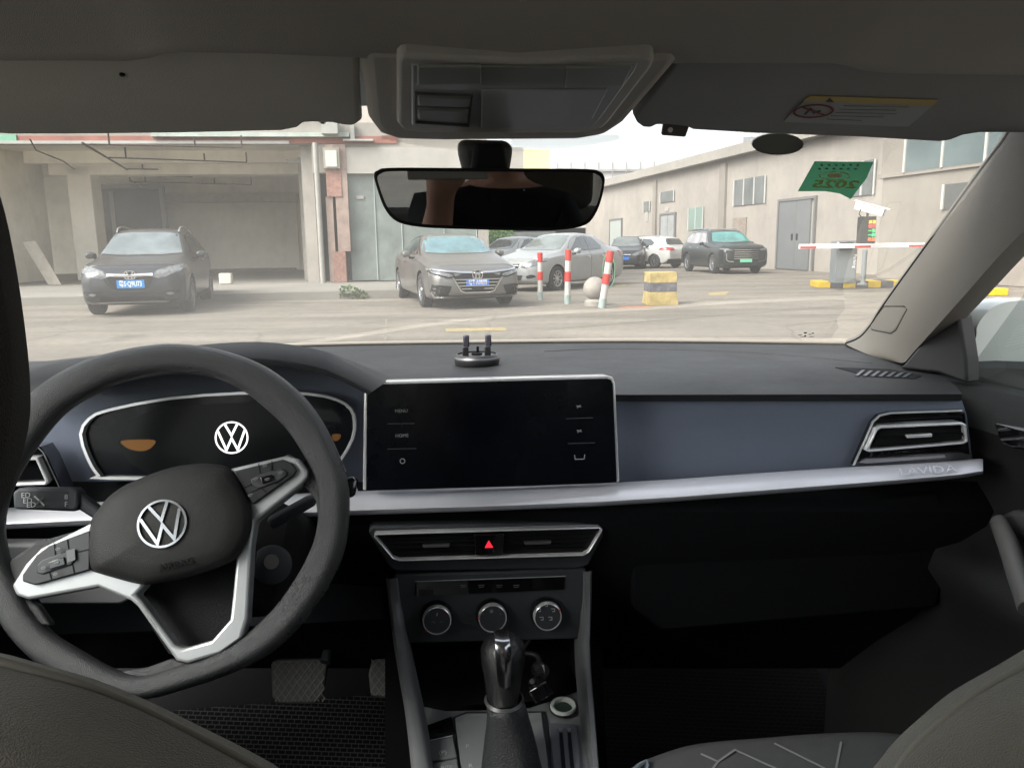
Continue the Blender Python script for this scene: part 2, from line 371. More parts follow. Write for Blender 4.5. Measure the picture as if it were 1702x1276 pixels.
# ---------------------------------------------------------------- ground
def concrete(name, col, var=.18, joints=None):
    m = mat(name, col, .85, var=var, vscale=.55, bump=.4, bscale=18, spec=.3); n = m.node_tree; b = n.nodes['Principled BSDF']; L = n.links.new
    src = b.inputs['Base Color'].links[0].from_socket; tc = n.nodes['Texture Coordinate'].outputs['Object']
    t = n.nodes.new('ShaderNodeTexNoise'); t.inputs['Scale'].default_value = 9; t.inputs['Detail'].default_value = 8; L(tc, t.inputs[0])
    mp = n.nodes.new('ShaderNodeMapping'); mp.inputs['Scale'].default_value = (.12, .9, .3); L(tc, mp.inputs[0])
    t2 = n.nodes.new('ShaderNodeTexNoise'); t2.inputs['Scale'].default_value = 1.0; t2.inputs['Detail'].default_value = 6; L(mp.outputs[0], t2.inputs[0])
    r = n.nodes.new('ShaderNodeMapRange'); r.inputs[1].default_value = .3; r.inputs[2].default_value = .75; r.inputs[3].default_value = .82; r.inputs[4].default_value = 1.12; L(t.outputs[0], r.inputs[0])
    r2 = n.nodes.new('ShaderNodeMapRange'); r2.inputs[1].default_value = .35; r2.inputs[2].default_value = .62; r2.inputs[3].default_value = .76; r2.inputs[4].default_value = 1.08; L(t2.outputs[0], r2.inputs[0])
    mm = n.nodes.new('ShaderNodeMath'); mm.operation = 'MULTIPLY'; L(r.outputs[0], mm.inputs[0]); L(r2.outputs[0], mm.inputs[1])
    vo = n.nodes.new('ShaderNodeTexVoronoi'); vo.feature = 'DISTANCE_TO_EDGE'; vo.inputs['Scale'].default_value = .22; nz = n.nodes.new('ShaderNodeTexNoise'); nz.inputs['Scale'].default_value = 1.3; nz.inputs['Detail'].default_value = 6; L(tc, nz.inputs[0])
    ad = n.nodes.new('ShaderNodeMixRGB'); ad.inputs[0].default_value = .35; ad.blend_type = 'ADD'; L(tc, ad.inputs[1]); L(nz.outputs['Color'], ad.inputs[2]); L(ad.outputs[0], vo.inputs[0])
    rc = n.nodes.new('ShaderNodeMapRange'); rc.inputs[1].default_value = 0; rc.inputs[2].default_value = .006; rc.inputs[3].default_value = .72; rc.inputs[4].default_value = 1; L(vo.outputs['Distance'], rc.inputs[0])
    t5 = n.nodes.new('ShaderNodeTexNoise'); t5.inputs['Scale'].default_value = .8; t5.inputs['Detail'].default_value = 4; L(tc, t5.inputs[0])
    r5 = n.nodes.new('ShaderNodeMapRange'); r5.inputs[1].default_value = .60; r5.inputs[2].default_value = .72; r5.inputs[3].default_value = 1; r5.inputs[4].default_value = .72; L(t5.outputs[0], r5.inputs[0])
    m2 = n.nodes.new('ShaderNodeMath'); m2.operation = 'MULTIPLY'; L(rc.outputs[0], m2.inputs[0]); L(r5.outputs[0], m2.inputs[1]); m3 = n.nodes.new('ShaderNodeMath'); m3.operation = 'MULTIPLY'; L(m2.outputs[0], m3.inputs[0]); L(mm.outputs[0], m3.inputs[1]); mm = m3
    sc = n.nodes.new('ShaderNodeVectorMath'); sc.operation = 'SCALE'; L(src, sc.inputs[0]); L(mm.outputs[0], sc.inputs['Scale']); L(sc.outputs[0], b.inputs['Base Color'])
    return m
bm = bmesh.new(); bmesh.ops.create_grid(bm, x_segments=2, y_segments=2, size=1500); GROUND = obj('ground', bm, concrete('yard concrete', (.190, .170, .143)), sm=0); tag(GROUND, kind='structure')
def ground_patch(name, pts, z, m, kind='structure', label=None, cat=None, closed=True, px=True):
    P = [G(x, y, z) for x, y in pts] if px else [Vector((x, y, z)) for x, y in pts]; bm = bmesh.new()
    if P: vs = [bm.verts.new(p) for p in P]; bm.faces.new(vs)
    o = obj(name, bm, m, sm=0); bpy.context.view_layer.update(); return tag(o, label, cat, kind=kind)
M_JOINT = mat('joint', (.17, .155, .13), .9, var=.3, vscale=3); M_YEL = mat('worn yellow paint', (.29, .235, .11), .8, var=.3, vscale=7); M_RUST = mat('rusty iron', (.30, .12, .07), .8, var=.35, vscale=6)
for a, b, w in (((0, 527), (700, 528), .05), ((700, 528), (1500, 522), .05), ((642, 530), (640, 575), .03), ((1490, 500), (900, 548), .04), ((0, 548), (640, 545), .03)):
    p, q = G(*a, .004), G(*b, .004); d = (q-p).normalized(); n = Vector((-d.y, d.x, 0))*w/2; bm = bmesh.new()
    k = 24; rA = [p.lerp(q, i/k)+n*(1+.6*noise.noise(p.lerp(q, i/k)*3)) for i in range(k+1)]; rB = [p.lerp(q, i/k)-n*(1+.6*noise.noise(p.lerp(q, i/k)*3+Vector((9, 0, 0)))) for i in range(k+1)]
    loft_bm(bm, [rA, rB]); tag(obj('pavement_joint', bm, M_JOINT, sm=0), kind='structure')
for pts in (((740, 546), (840, 544), (842, 549), (742, 551)), ((1176, 487), (1212, 484), (1206, 490), (1180, 491)), ((1022, 474), (1040, 472), (1040, 475), (1022, 476))):
    ground_patch('painted_marking', pts, .005, M_YEL)
for i, (x, y, w, h, m, lb) in enumerate(((1055, 511, 30, 3, M_RUST, 'rusty red oval cover set in the ground left of the yellow block'), (1238, 477, 20, 1.6, M_JOINT, 'thin dark drain cover in the ground below the big dark SUV'), (742, 534, 38, 3.2, M_JOINT, 'dark oval cover in the concrete in front of the bronze sedan'))):
    c = G(x, y); a = (G(x+w, y)-c).length; bm = bmesh.new(); lathe_bm(bm, [(a, -.02), (a, .008), (a*.9, .010), (a*.88, .007), (0, .007)], (c.x, c.y, 0), (0, 0, 1), 32)
    for v in bm.verts: v.co.y = c.y+(v.co.y-c.y)*(.55 if i != 1 else .4)
    tag(obj('manhole_cover', bm, m), lb, 'manhole cover')

# ---------------------------------------------------------------- left building with open bay
class Fr:
    def __init__(s, o, d): s.o = Vector((o.x, o.y, 0)); s.u = Vector((d.x, d.y, 0)).normalized(); s.v = Vector((-s.u.y, s.u.x, 0)); s.cam = 1
    def w(s, u, v, z): return s.o+s.u*u+s.v*v+Vector((0, 0, z))
    def px(s, x, y, v):
        d = wray(x, y); p = s.o+s.v*v; t = (p-CAM).dot(s.v)/d.dot(s.v); q = CAM+d*t; return (q-s.o).dot(s.u), q.z
    def fl(s, x, y, z=.2):
        q = G(x, y, z)-s.o; return q.dot(s.u), q.dot(s.v)
    def box(s, bm, u0, u1, v0, v1, z0, z1):
        v = [bm.verts.new(s.w(*p)) for p in ((u0,v0,z0),(u1,v0,z0),(u1,v1,z0),(u0,v1,z0),(u0,v0,z1),(u1,v0,z1),(u1,v1,z1),(u0,v1,z1))]
        for f in ((0,3,2,1),(4,5,6,7),(0,1,5,4),(1,2,6,5),(2,3,7,6),(3,0,4,7)): bm.faces.new([v[i] for i in f])
    def pbox(s, bm, x0, y0, x1, y1, v, d):   # photo rectangle on the facade at setback v, thickness d towards the viewer
        u0, z1 = s.px(x0, y0, v-d); u1, _ = s.px(x1, y0, v-d); _, z0 = s.px((x0+x1)/2, y1, v-d); _, z1 = s.px((x0+x1)/2, y0, v-d)
        s.box(bm, min(u0, u1), max(u0, u1), v-d, v, z0, z1)
M_PLAST = mat('beige render', (.30, .28, .25), .9, stain=.22, var=.12, vscale=.7, bump=.2, bscale=20); M_CREAM = mat('cream render', (.34, .325, .295), .9, stain=.12, var=.07, vscale=.9)
M_BAYW = mat('bay plaster', (.84, .80, .71), .9, stain=.14, var=.12, vscale=.5); M_BAYD = mat('shutter grey', (.80, .77, .70), .8, stain=.1, var=.1, vscale=.4)
M_BRICK = mat('red tiles', (.27, .15, .12), .8, stain=.25, var=.35, vscale=12); M_STEEL = mat('painted steel', (.38, .385, .36), .6, var=.15, vscale=2)
M_PIPE = mat('white pipe', (.31, .30, .275), .5, var=.1); M_SPRK = mat('rusty pipe', (.05, .03, .022), .7); M_GGL = mat('green dusty glass', (.19, .22, .205), .3, stain=.25, var=.25, vscale=1.2)
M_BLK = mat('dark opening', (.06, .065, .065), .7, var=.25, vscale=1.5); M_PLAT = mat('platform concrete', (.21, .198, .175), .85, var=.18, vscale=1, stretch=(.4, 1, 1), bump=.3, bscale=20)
LB = Fr(G(130, 507), G(650, 496)-G(130, 507)); Vf = 4.3
uE, _ = LB.px(795, 400, Vf); rootL = thing('warehouse_building', 'long beige building with an open parking bay and green glass doors', 'building', tuple(LB.w(0, Vf, 0)))
def lp(name, m, fn, parent=None, **k):
    bm = bmesh.new(); fn(bm); return obj(name, bm, m, parent or rootL, sm=0 if 'bevel' not in k else 35, world=False, **k) if False else _lp(name, m, bm, parent, k)
def _lp(name, m, bm, parent, k):
    bmesh.ops.translate(bm, vec=-Vector(rootL['_w']), verts=bm.verts); return (obj if 'pipe' in name else pieces)(name, bm, m, parent or rootL, sm=k.pop('sm', 0), **k)
uL = -14.0
lp('platform', M_PLAT, lambda b: LB.box(b, -30, LB.px(735, 495, 0)[0], 0, 26, -.05, .2), bevel=.02)
_, zb = LB.px(300, 239, Vf); _, zl = LB.px(620, 287, Vf); H = 7.2; uc, _ = LB.px(526, 400, Vf); uB1, _ = LB.px(575, 400, Vf)
lp('upper_wall', M_PLAST, lambda b: (LB.box(b, -30, uc, Vf, Vf+.35, zb, H), LB.box(b, uc, uE, Vf, Vf+.35, zl, H)))
lp('red_fascia', mat('faded red boards', (.30, .13, .10), .8, var=.25, vscale=1.5), lambda b: LB.pbox(b, -300, 226, 660, 238, Vf, .06))
lp('steel_edge', M_STEEL, lambda b: (LB.pbox(b, -300, 234, 480, 239, Vf, .12),))
lp('steel_beam', mat('pale green steel', (.42, .47, .43), .6, var=.2, vscale=3), lambda b: (LB.pbox(b, 250, 220, 580, 227, Vf, .22), ))
lp('green_board', mat('green board', (.2, .42, .3), .7), lambda b: LB.pbox(b, -60, 224, 26, 234, Vf, .1))
_, vBk = LB.fl(400, 450); _, vCol = LB.fl(120, 466); uS, _ = LB.px(108, 400, vCol); uR, _ = LB.px(525, 400, Vf+.5); uR2, _ = LB.px(493, 400, vBk)
cz = zb+.05
lp('ceiling', M_BAYW, lambda b: LB.box(b, -22, uc, Vf+.35, vBk+3, cz+.25, cz+.45))
lp('ceiling_beam', M_BAYW, lambda b: [LB.box(b, uS-.5, uc, Vf+k, Vf+k+.35, cz-.12, cz+.25) for k in (4.2, 8.6)])
lp('back_wall', M_BAYW, lambda b: (LB.box(b, -22, uc, vBk, vBk+.3, .2, cz+.25)))
lp('roller_shutter', M_BAYD, lambda b: (LB.pbox(b, 262, 337, 492, 450, vBk, .12)))
lp('lintel', mat('lintel', (.6, .58, .53), .8, var=.1), lambda b: (LB.pbox(b, 265, 322, 492, 336, vBk, .5), LB.pbox(b, 240, 337, 262, 448, vBk, .25)))
lp('side_wall', M_BAYW, lambda b: LB.box(b, uS-1.2, uS-.9, Vf+.35, vCol+1, .2, cz+.25)); lp('side_wall', M_PLAST, lambda b: LB.box(b, uc-.35, uc-.02, Vf+.35, vBk, .2, cz+.25))
lp('inner_column', M_BAYW, lambda b: (LB.pbox(b, 108, 276, 148, 466, vCol+.4, .8), LB.box(b, uS-.1, uc, vCol-.4, vCol+.4, LB.px(300, 292, vCol)[1], cz+.25)), bevel=.02)
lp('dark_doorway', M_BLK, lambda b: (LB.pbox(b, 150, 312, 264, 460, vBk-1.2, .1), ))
lp('doorway_frame', mat('doorway frame', (.3, .3, .28), .8), lambda b: (LB.pbox(b, 180, 318, 187, 460, vBk-1.3, .08), LB.pbox(b, 150, 306, 266, 313, vBk-1.2, .3), LB.pbox(b, 263, 306, 270, 460, vBk-1.2, .3)))
lp('right_column', M_PLAST, lambda b: LB.pbox(b, 494, 262, 522, 466, Vf+2.6, .5))
lp('strip_light', M_PIPE, lambda b: LB.pbox(b, 475, 265, 512, 271, Vf+1.2, .1))
lp('skirting', mat('brown skirting', (.17, .13, .11), .9), lambda b: LB.pbox(b, 345, 446, 492, 461, vBk-.3, .1))
def pipes(bm):
    def run(pts, v=None, r=.03): tube_bm(bm, pts, r, 6)
    z = cz-.26; g = lambda x, y, dz=0: (lambda d: CAM+d*((z+dz-CAMZ)/d.z))(wray(x, y))
    run([g(137, 238), g(215, 284), g(216, 300), g(250, 318)]); 
    for a, b, up in (((150, 240), (402, 245), 1), ((180, 262), (410, 270), 1), ((212, 281), (415, 284), 1), ((216, 302), (418, 307), 1)):
        A, B = g(*a), g(*b); run([A, B], r=.022); run([B, B+Vector((0, 0, .3))], r=.022); m_ = A.lerp(B, .12); run([m_, m_+Vector((0, 0, .3))], r=.022); m_ = A.lerp(B, .68); run([m_, m_+Vector((0, 0, .22))], r=.022)
    run([g(50, 232), g(60, 250), g(105, 268), g(138, 292), g(210, 293), g(320, 294)], r=.018)
lp('sprinkler_pipes', M_SPRK, pipes, sm=50)
# white downpipe, tiled pillar, meter box, lintel and glass doors right of the bay
lp('brick_pillar', M_BRICK, lambda b: (LB.pbox(b, 553, 418, 574, 469, Vf+.35, .5), LB.pbox(b, 541, 281, 566, 327, Vf+.35, .5)))
lp('pillar_face', mat('dull pillar', (.31, .235, .20), .85, stain=.25, var=.2, vscale=4), lambda b: (LB.pbox(b, 541, 327, 552.6, 469, Vf+.35, .45), LB.pbox(b, 541, 240, 552.6, 281, Vf+.35, .45), LB.pbox(b, 553, 240, 574, 418, Vf+.35, .47)))
def wp(bm):
    a = LB.w(*[LB.px(533, 400, Vf-.2)[0], Vf-.2, .2]); b = a+Vector((0, 0, zb-.2)); tube_bm(bm, [a, b], .075, 12)
lp('downpipe', M_PIPE, wp, sm=50)
mb = lp('meter_box', mat('box frame', (.3, .27, .22), .7), lambda b: LB.pbox(b, 536, 245, 563, 280, Vf-.15, .12)); bm = bmesh.new(); LB.pbox(bm, 540, 250, 559, 277, Vf-.27, .03); _lp('panel', mat('box panel', (.5, .55, .5), .4), bm, mb, {})
_, zg = LB.px(640, 289, Vf); lp('white_lintel', M_CREAM, lambda b: LB.pbox(b, 574.5, 245, 870, 288, Vf, .1))
for a, b_ in ((577, 620), (621, 664), (665, 735), (736, 790)):
    gd = lp('glass_door', M_GGL, lambda b: LB.pbox(b, a, 289, b_, 466, Vf+.15, .04)); bm = bmesh.new(); LB.pbox(bm, (a+b_)/2-6, 325, (a+b_)/2+6, 331, Vf+.1, .03); _lp('notice', M_PIPE, bm, gd, {})
    bm = bmesh.new(); LB.pbox(bm, b_-.3, 289, b_+1.0, 466, Vf+.14, .06); _lp('frame', mat('door frame', (.4, .44, .43), .5), bm, gd, {})
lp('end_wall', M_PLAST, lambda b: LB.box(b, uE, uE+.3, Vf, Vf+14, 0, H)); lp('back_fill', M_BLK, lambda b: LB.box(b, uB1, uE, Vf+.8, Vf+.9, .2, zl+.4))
lp('roof', mat('roof slab', (.3, .29, .27), .9), lambda b: LB.box(b, -30, uE+.3, Vf, 26, H, H+.2))
lp('canopy_bracket', M_STEEL, lambda b: (LB.pbox(b, 533, 196, 560, 222, Vf-.1, .4), LB.pbox(b, 581, 205, 588, 231, Vf-.05, .15), LB.pbox(b, 570, 231, 620, 234, Vf, .3)))
# leaning board, block, plants
bm = bmesh.new(); a = G(62, 470, .2); b = G(88, 470, .2); 
for p, q in (((52, 470), (66, 412)), ((78, 470), (74, 411))): pass
u0, v0 = LB.fl(80, 473); bw = lambda u, v, z: LB.w(u, v, z)
lo = [bw(u0-.0, v0, .2), bw(u0+.42, v0-.1, .2)]; hi = [bw(u0-.75, v0+.35, 1.45), bw(u0-.35, v0+.3, 1.5)]; n = Vector((.02, -.05, .01))
prism(bm, [lo[0], lo[1], hi[1], hi[0]], [p-n for p in (lo[0], lo[1], hi[1], hi[0])]); tag(obj('wooden_board', bm, mat('grey board', (.42, .38, .32), .8, var=.15)), 'pale grey board leaning on the left wall inside the open bay', 'board')
bm = bmesh.new(); c = G(376, 472, .2); box(bm, (c.x-.17, c.y-.1, .2), (c.x+.17, c.y+.15, .5)); bmesh.ops.rotate(bm, cent=c, matrix=Matrix.Rotation(.15, 3, 'Z'), verts=bm.verts)
tag(obj('stone_block', bm, mat('white block', (.6, .58, .5), .8, var=.15), bevel=.03), 'small whitish block on the step right behind the grey crossover', 'block')
M_WEED = mat('weed leaf', (.10, .15, .06), .7, var=.3, vscale=5)
def leaves(bm, c, rx, ry, rz, n, s):
    for _ in range(n):
        while 1:
            p = Vector((random.uniform(-1, 1), random.uniform(-1, 1), random.uniform(-1, 1)))
            if p.length < 1 and noise.noise(p*1.8+Vector(c)) > -.22: break
        p = Vector(c)+Vector((p.x*rx, p.y*ry, p.z*rz)); a = Vector((random.gauss(0, 1), random.gauss(0, 1), random.gauss(0, .6))).normalized(); b = a.orthogonal().normalized()
        v = [bm.verts.new(q) for q in (p-a*s, p-b*s*.4, p+a*s, p+b*s*.4)]; bm.faces.new(v)
bm = bmesh.new(); c = G(581, 497); leaves(bm, (c.x, c.y-.05, .16), .30, .12, .17, 240, .05); leaves(bm, (c.x+.3, c.y-.05, .1), .16, .1, .1, 90, .04)
tag(obj('weed', bm, M_WEED, sm=0), 'small green weed growing at the foot of the concrete step', 'weed')

# ---------------------------------------------------------------- right building
YB = lambda X: 33-(X-11.2)/.2
RB = Fr(Vector((11.2, 33, 0)), Vector((.2, -1, 0)))   # u runs towards the viewer, v to the right
M_RW = mat('pinkish render', (.265, .242, .215), .9, stain=.22, var=.08, vscale=.35, bump=.15, bscale=15); M_RW2 = mat('pale render', (.20, .182, .158), .9, stain=.2, var=.07, vscale=.35)
M_WIN = mat('dull window', (.11, .12, .12), .25, var=.3, vscale=1.3); M_GRY = mat('grey door', (.13, .137, .142), .55, var=.08, vscale=1.4)
rootR = thing('factory_building', 'long low beige building with grey metal doors along the right side of the yard', 'building', tuple(RB.w(0, 0, 0)))
def rp(name, m, fn, parent=None, sm=0, **k):
    bm = bmesh.new(); fn(bm); bmesh.ops.translate(bm, vec=-Vector(rootR['_w']), verts=bm.verts); return pieces(name, bm, m, parent or rootR, sm=sm, **k)
uP, _ = RB.px(1478, 400, 0); u_n, _ = RB.px(1460, 400, -1.6)
rp('wall', M_RW, lambda b: RB.box(b, -34, uP+12, 0, 8, 0, 5))
rp('roof_eave', mat('pale eave', (.25, .235, .21), .85, stain=.15, var=.06), lambda b: RB.box(b, -34.2, uP+2, -.45, 8.2, 5, 5.45))
rp('parapet', M_RW2, lambda b: RB.box(b, -10, uP+8, 2.5, 8, 5.45, 6.1))
rp('wall_pier', M_RW2, lambda b: (RB.pbox(b, 1196, 272, 1206, 440, 0, .12), RB.pbox(b, 1085, 300, 1090, 436, 0, .12)))
def win(x0, y0, x1, y1, n=3, m=M_WIN, v=0, nm='window'):
    w = rp(nm, m, lambda b: RB.pbox(b, x0, y0, x1, y1, v, .05)); u0, z1 = RB.px(x0, y0, v-.05); u1, _ = RB.px(x1, y1, v-.05); _, zt = RB.px((x0+x1)/2, y0, v-.05); _, z0 = RB.px((x0+x1)/2, y1, v-.05)
    def fr(b):
        d = (u1-u0)/n
        for i in range(n+1): RB.box(b, u0+d*i-.04, u0+d*i+.04, v-.09, v-.052, z0, zt)
    rp('window_bar', mat('window bar', (.42, .42, .40), .6), fr, w)
    return w
win(1221, 296, 1271, 340); win(1415, 268, 1452, 325, 2); win(1098, 318, 1120, 336, 1); win(1070, 335, 1080, 352, 1)
win(1145, 345, 1168, 382, 2, mat('green pane', (.16, .24, .21), .3))
def doors(x0, y0, x1, y1, m, n=2):
    d = rp('metal_door', m, lambda b: RB.pbox(b, x0, y0, x1, y1, 0, .06)); u0, _ = RB.px(x0, y0, -.06); u1, _ = RB.px(x1, y1, -.06); _, zt = RB.px((x0+x1)/2, y0, -.06); _, z0 = RB.px((x0+x1)/2, y1, -.06)
    def fr(b):
        for i in range(1, n): RB.box(b, u0+(u1-u0)*i/n-.02, u0+(u1-u0)*i/n+.02, -.066, -.0615, z0, zt)
        RB.box(b, u0-.1, u0, -.1, -.001, z0, zt+.1); RB.box(b, u1, u1+.1, -.1, -.001, z0, zt+.1); RB.box(b, u0, u1, -.1, -.001, zt+.001, zt+.1)
    rp('door_frame', mat('door gap', (.13, .13, .13), .7), fr, d)
    rp('door_handle', M_DARK, lambda b: [RB.box(b, (u0+u1)/2+k-.03, (u0+u1)/2+k+.03, -.11, -.06, 1.2, 1.45) for k in (-.18, .18)], d)
doors(1296, 333, 1348, 448, M_GRY); doors(1098, 357, 1120, 434, mat('pale door', (.26, .27, .27), .6, var=.15, vscale=2)); doors(1014, 366, 1032, 430, mat('greenish door', (.30, .33, .31), .6), 1)
rp('louvre', mat('brick louvre', (.22, .18, .15), .8, var=.3, vscale=9), lambda b: RB.pbox(b, 1218, 362, 1240, 430, 0, .05))
rp('sign_panel', M_PIPE, lambda b: (RB.pbox(b, 1072, 352, 1077, 368, 0, .04), RB.pbox(b, 1105, 345, 1111, 351, 0, .04)))
# projecting block at the right
def blk(b): RB.box(b, u_n, u_n+26, -1.6, 0, 0, 3.0)
rp('annexe_wall', M_RW2, blk, bevel=.02)
rp('annexe_ledge', mat('ledge', (.23, .207, .18), .8, var=.06), lambda b: (RB.box(b, u_n-.15, u_n+26, -1.68, 0, 3.0, 3.12)))
rp('annexe_upper', M_RW2, lambda b: RB.box(b, u_n-.05, u_n+26, -1.63, 2.5, 3.12, 8.2))
win(1509, 200, 1720, 272, 3, mat('big bluish window', (.11, .14, .145), .15, var=.2, vscale=1), -1.64); win(1570, 302, 1660, 345, 2, M_BLK, -1.6)
# CCTV on the annexe
def cctv(root, par, c, d, s=1, pr=None):
    d = Vector(d).normalized(); side = Vector((0, 0, 1)).cross(d).normalized(); up = d.cross(side)
    bm = bmesh.new(); q = [Vector(c)+side*a*s+up*b*s for a, b in ((-.07, -.06), (.07, -.06), (.08, .07), (-.08, .07))]; prism(bm, [p+d*.25*s for p in q], [p-d*.22*s for p in q]); h = pr(bm, 'camera_housing', mat('white housing', (.68, .68, .66), .4), par, .015)
    bm = bmesh.new(); q = [Vector(c)+side*a*s+up*b*s for a, b in ((-.10, .075), (.10, .075), (.10, .09), (-.10, .09))]; prism(bm, [p+d*.33*s for p in q], [p-d*.24*s for p in q]); pr(bm, 'sun_hood', M_WHITEP, h, 0)
    bm = bmesh.new(); lathe_bm(bm, [(.045*s, 0), (.045*s, .01), (0, .012)], Vector(c)+d*.25*s, d, 16); pr(bm, 'lens', M_WGLASS, h, 0)
cr_ = thing('security_camera', 'white security camera on the beige annexe wall at the right windscreen edge', 'security camera', tuple(G(1592, 336, 2.9)))
def prw(bm, nm, m, par, bv): bmesh.ops.translate(bm, vec=-Vector(cr_['_w']), verts=bm.verts); return obj(nm, bm, m, par, bevel=bv)
cctv(cr_, cr_, Vector(cr_['_w']), (-.95, -.35, -.18), 1.6, prw); bm = bmesh.new(); tube_bm(bm, [Vector(cr_['_w'])-Vector((0, 0, .05)), Vector(cr_['_w'])+Vector((.6, .25, -.1))], .03, 8); prw(bm, 'bracket', M_PIPE, cr_, 0)

# ---------------------------------------------------------------- far background
def bx_at(bm, x0, x1, ytop, Y, d, z0=0):
    a = CAM+wray(x0, ytop)*(Y/wray(x0, ytop).y); b = CAM+wray(x1, ytop)*(Y/wray(x1, ytop).y); box(bm, (a.x, Y, z0), (b.x, Y+d, (a.z+b.z)/2)); return a.x, b.x, (a.z+b.z)/2
t = thing('apartment_block', 'pale distant block with a balcony grid, right of the yellow building', 'building', (8, 150, 0)); bm = bmesh.new(); w3 = Vector((8, 150, 0))
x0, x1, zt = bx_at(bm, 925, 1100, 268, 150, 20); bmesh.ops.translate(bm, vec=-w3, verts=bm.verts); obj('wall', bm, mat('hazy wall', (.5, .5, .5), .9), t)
bm = bmesh.new(); z = 0
while z < zt: box(bm, (x0-.1, 149.5, z), (x1+.1, 149.95, z+.35)); z += 2.4
x = x0
while x < x1: box(bm, (x, 149.3, 0), (x+.22, 149.48, zt-.3)); x += 2.6
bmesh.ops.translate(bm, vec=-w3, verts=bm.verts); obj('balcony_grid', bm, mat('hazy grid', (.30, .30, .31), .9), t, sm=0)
t = thing('office_building', 'pale yellow building seen just above the right half of the mirror', 'building', (2, 95, 0)); bm = bmesh.new()
bx_at(bm, 700, 914, 250, 95, 15); bmesh.ops.translate(bm, vec=-Vector((2, 95, 0)), verts=bm.verts); obj('wall', bm, mat('pale yellow wall', (.62, .58, .32), .9, var=.05), t)
bm = bmesh.new(); bx_at(bm, 915, 925, 262, 94, 15); bmesh.ops.translate(bm, vec=-Vector((2, 95, 0)), verts=bm.verts); obj('side_tower', bm, mat('white tower', (.65, .65, .65), .9), t)
t = thing('tower_building', 'pale high tower in the sky behind the oval sticker on the windscreen', 'building', (60, 140, 0)); bm = bmesh.new(); x0, x1, zt = bx_at(bm, 1236, 1300, 215, 140, 20); zt0 = zt
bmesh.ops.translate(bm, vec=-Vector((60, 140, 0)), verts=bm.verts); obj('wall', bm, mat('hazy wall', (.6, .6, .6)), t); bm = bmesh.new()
for i in range(14): box(bm, (x0-.05, 139.6, i*2.6), (x1+.05, 139.95, i*2.6+.8))
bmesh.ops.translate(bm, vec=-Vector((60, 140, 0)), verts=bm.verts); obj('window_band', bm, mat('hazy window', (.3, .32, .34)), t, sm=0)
t = thing('shop_building', 'low distant building with a red sign band seen under the mirror', 'building', (0, 58, 0)); bm = bmesh.new(); bx_at(bm, 740, 1012, 380, 60, 8); box(bm, (-14, 60, 0), (12, 68, 3.6))
bmesh.ops.translate(bm, vec=-Vector((0, 58, 0)), verts=bm.verts); obj('wall', bm, mat('shop wall', (.5, .49, .46), .9, var=.1, vscale=.5), t); bm = bmesh.new(); box(bm, (-6, 59.7, 2.2), (-1.2, 59.95, 2.9)); bmesh.ops.translate(bm, vec=-Vector((0, 58, 0)), verts=bm.verts); obj('sign_band', bm, mat('red sign', (.5, .06, .05), .6), t)
bm = bmesh.new(); box(bm, (-.5, 59.7, .3), (3.5, 59.95, 2.1)); bmesh.ops.translate(bm, vec=-Vector((0, 58, 0)), verts=bm.verts); obj('window', bm, M_WIN, t)
t = thing('tree', 'bushy green tree seen just under the mirror behind the parked sedans', 'tree', (-.9, 48, 0)); bm = bmesh.new(); leaves(bm, (0, 0, 1.4), 1.35, 1.2, 1.0, 3800, .09); obj('crown', bm, mat('tree leaf', (.10, .20, .05), .6, var=.4, vscale=2.5), t, sm=0)
bm = bmesh.new(); tube_bm(bm, [(0, 0, 0), (.05, 0, .7), (-.1, 0, 1.4)], [.12, .09, .05], 8)
for k in range(5): a = k*1.3; tube_bm(bm, [(0, 0, .7), (.6*cos(a), .6*sin(a), 1.5)], [.05, .015], 6)
obj('trunk', bm, mat('bark', (.12, .09, .06), .9), t)
# side street wall seen through the passenger door glass
t = thing('boundary_wall', 'low dark wall and kerb seen through the passenger side window', 'wall', (16, 14, 0)); bm = bmesh.new(); box(bm, (-.2, -14, 0), (.2, 8, 2.6)); obj('wall', bm, M_RW, t); bm = bmesh.new(); box(bm, (-.25, -6, .2), (-.21, -2, 2.0)); obj('gate', bm, M_BLK, t)

# ---------------------------------------------------------------- street furniture
M_BR = mat('bollard red', (.48, .03, .02), .5, var=.12, vscale=4); M_BW = mat('bollard white', (.45, .445, .42), .5, var=.1, vscale=4); M_BG = mat('bollard socket', (.28, .34, .32), .7, var=.2)
def bollard(px, py, top, r=.055, lean=(0, 0), label=''):
    g = G(px, py); d = wray(px, top); hgt = CAMZ+d.z*(g.y/d.y); t = thing('bollard', label, 'bollard', (g.x, g.y, 0), 0, 'red and white bollards'); 
    ax = Vector((lean[0], lean[1], hgt)); n = [.13, .36, .50, .75, 1.0]; ms = [('socket', M_BG, 0, .17, 1.08), ('white_band', M_BW, .17, .42, 1), ('red_band', M_BR, .42, .60, 1.12), ('white_band', M_BW, .60, .80, 1), ('red_band', M_BR, .80, 1.0, 1.04)]
    for nm, m, a, b, k in ms:
        bm = bmesh.new(); pr = [(0, 0), (r*k, 0), (r*k, hgt*(b-a)-.004), (r*k*.9, hgt*(b-a)), (0, hgt*(b-a))]; lathe_bm(bm, pr, ax*a, ax, 20); obj(nm, bm, m, t)
bollard(898, 498, 420, .055, (0, 0), 'leftmost of the three red and white bollards, in front of the silver sedan bonnet')
bollard(943, 505, 415, .06, (.02, 0), 'middle one of the three red and white bollards, beside the silver sedan front wheel')
bollard(1000, 512, 417, .065, (.16, 0), 'leaning red and white bollard right beside the stone ball')
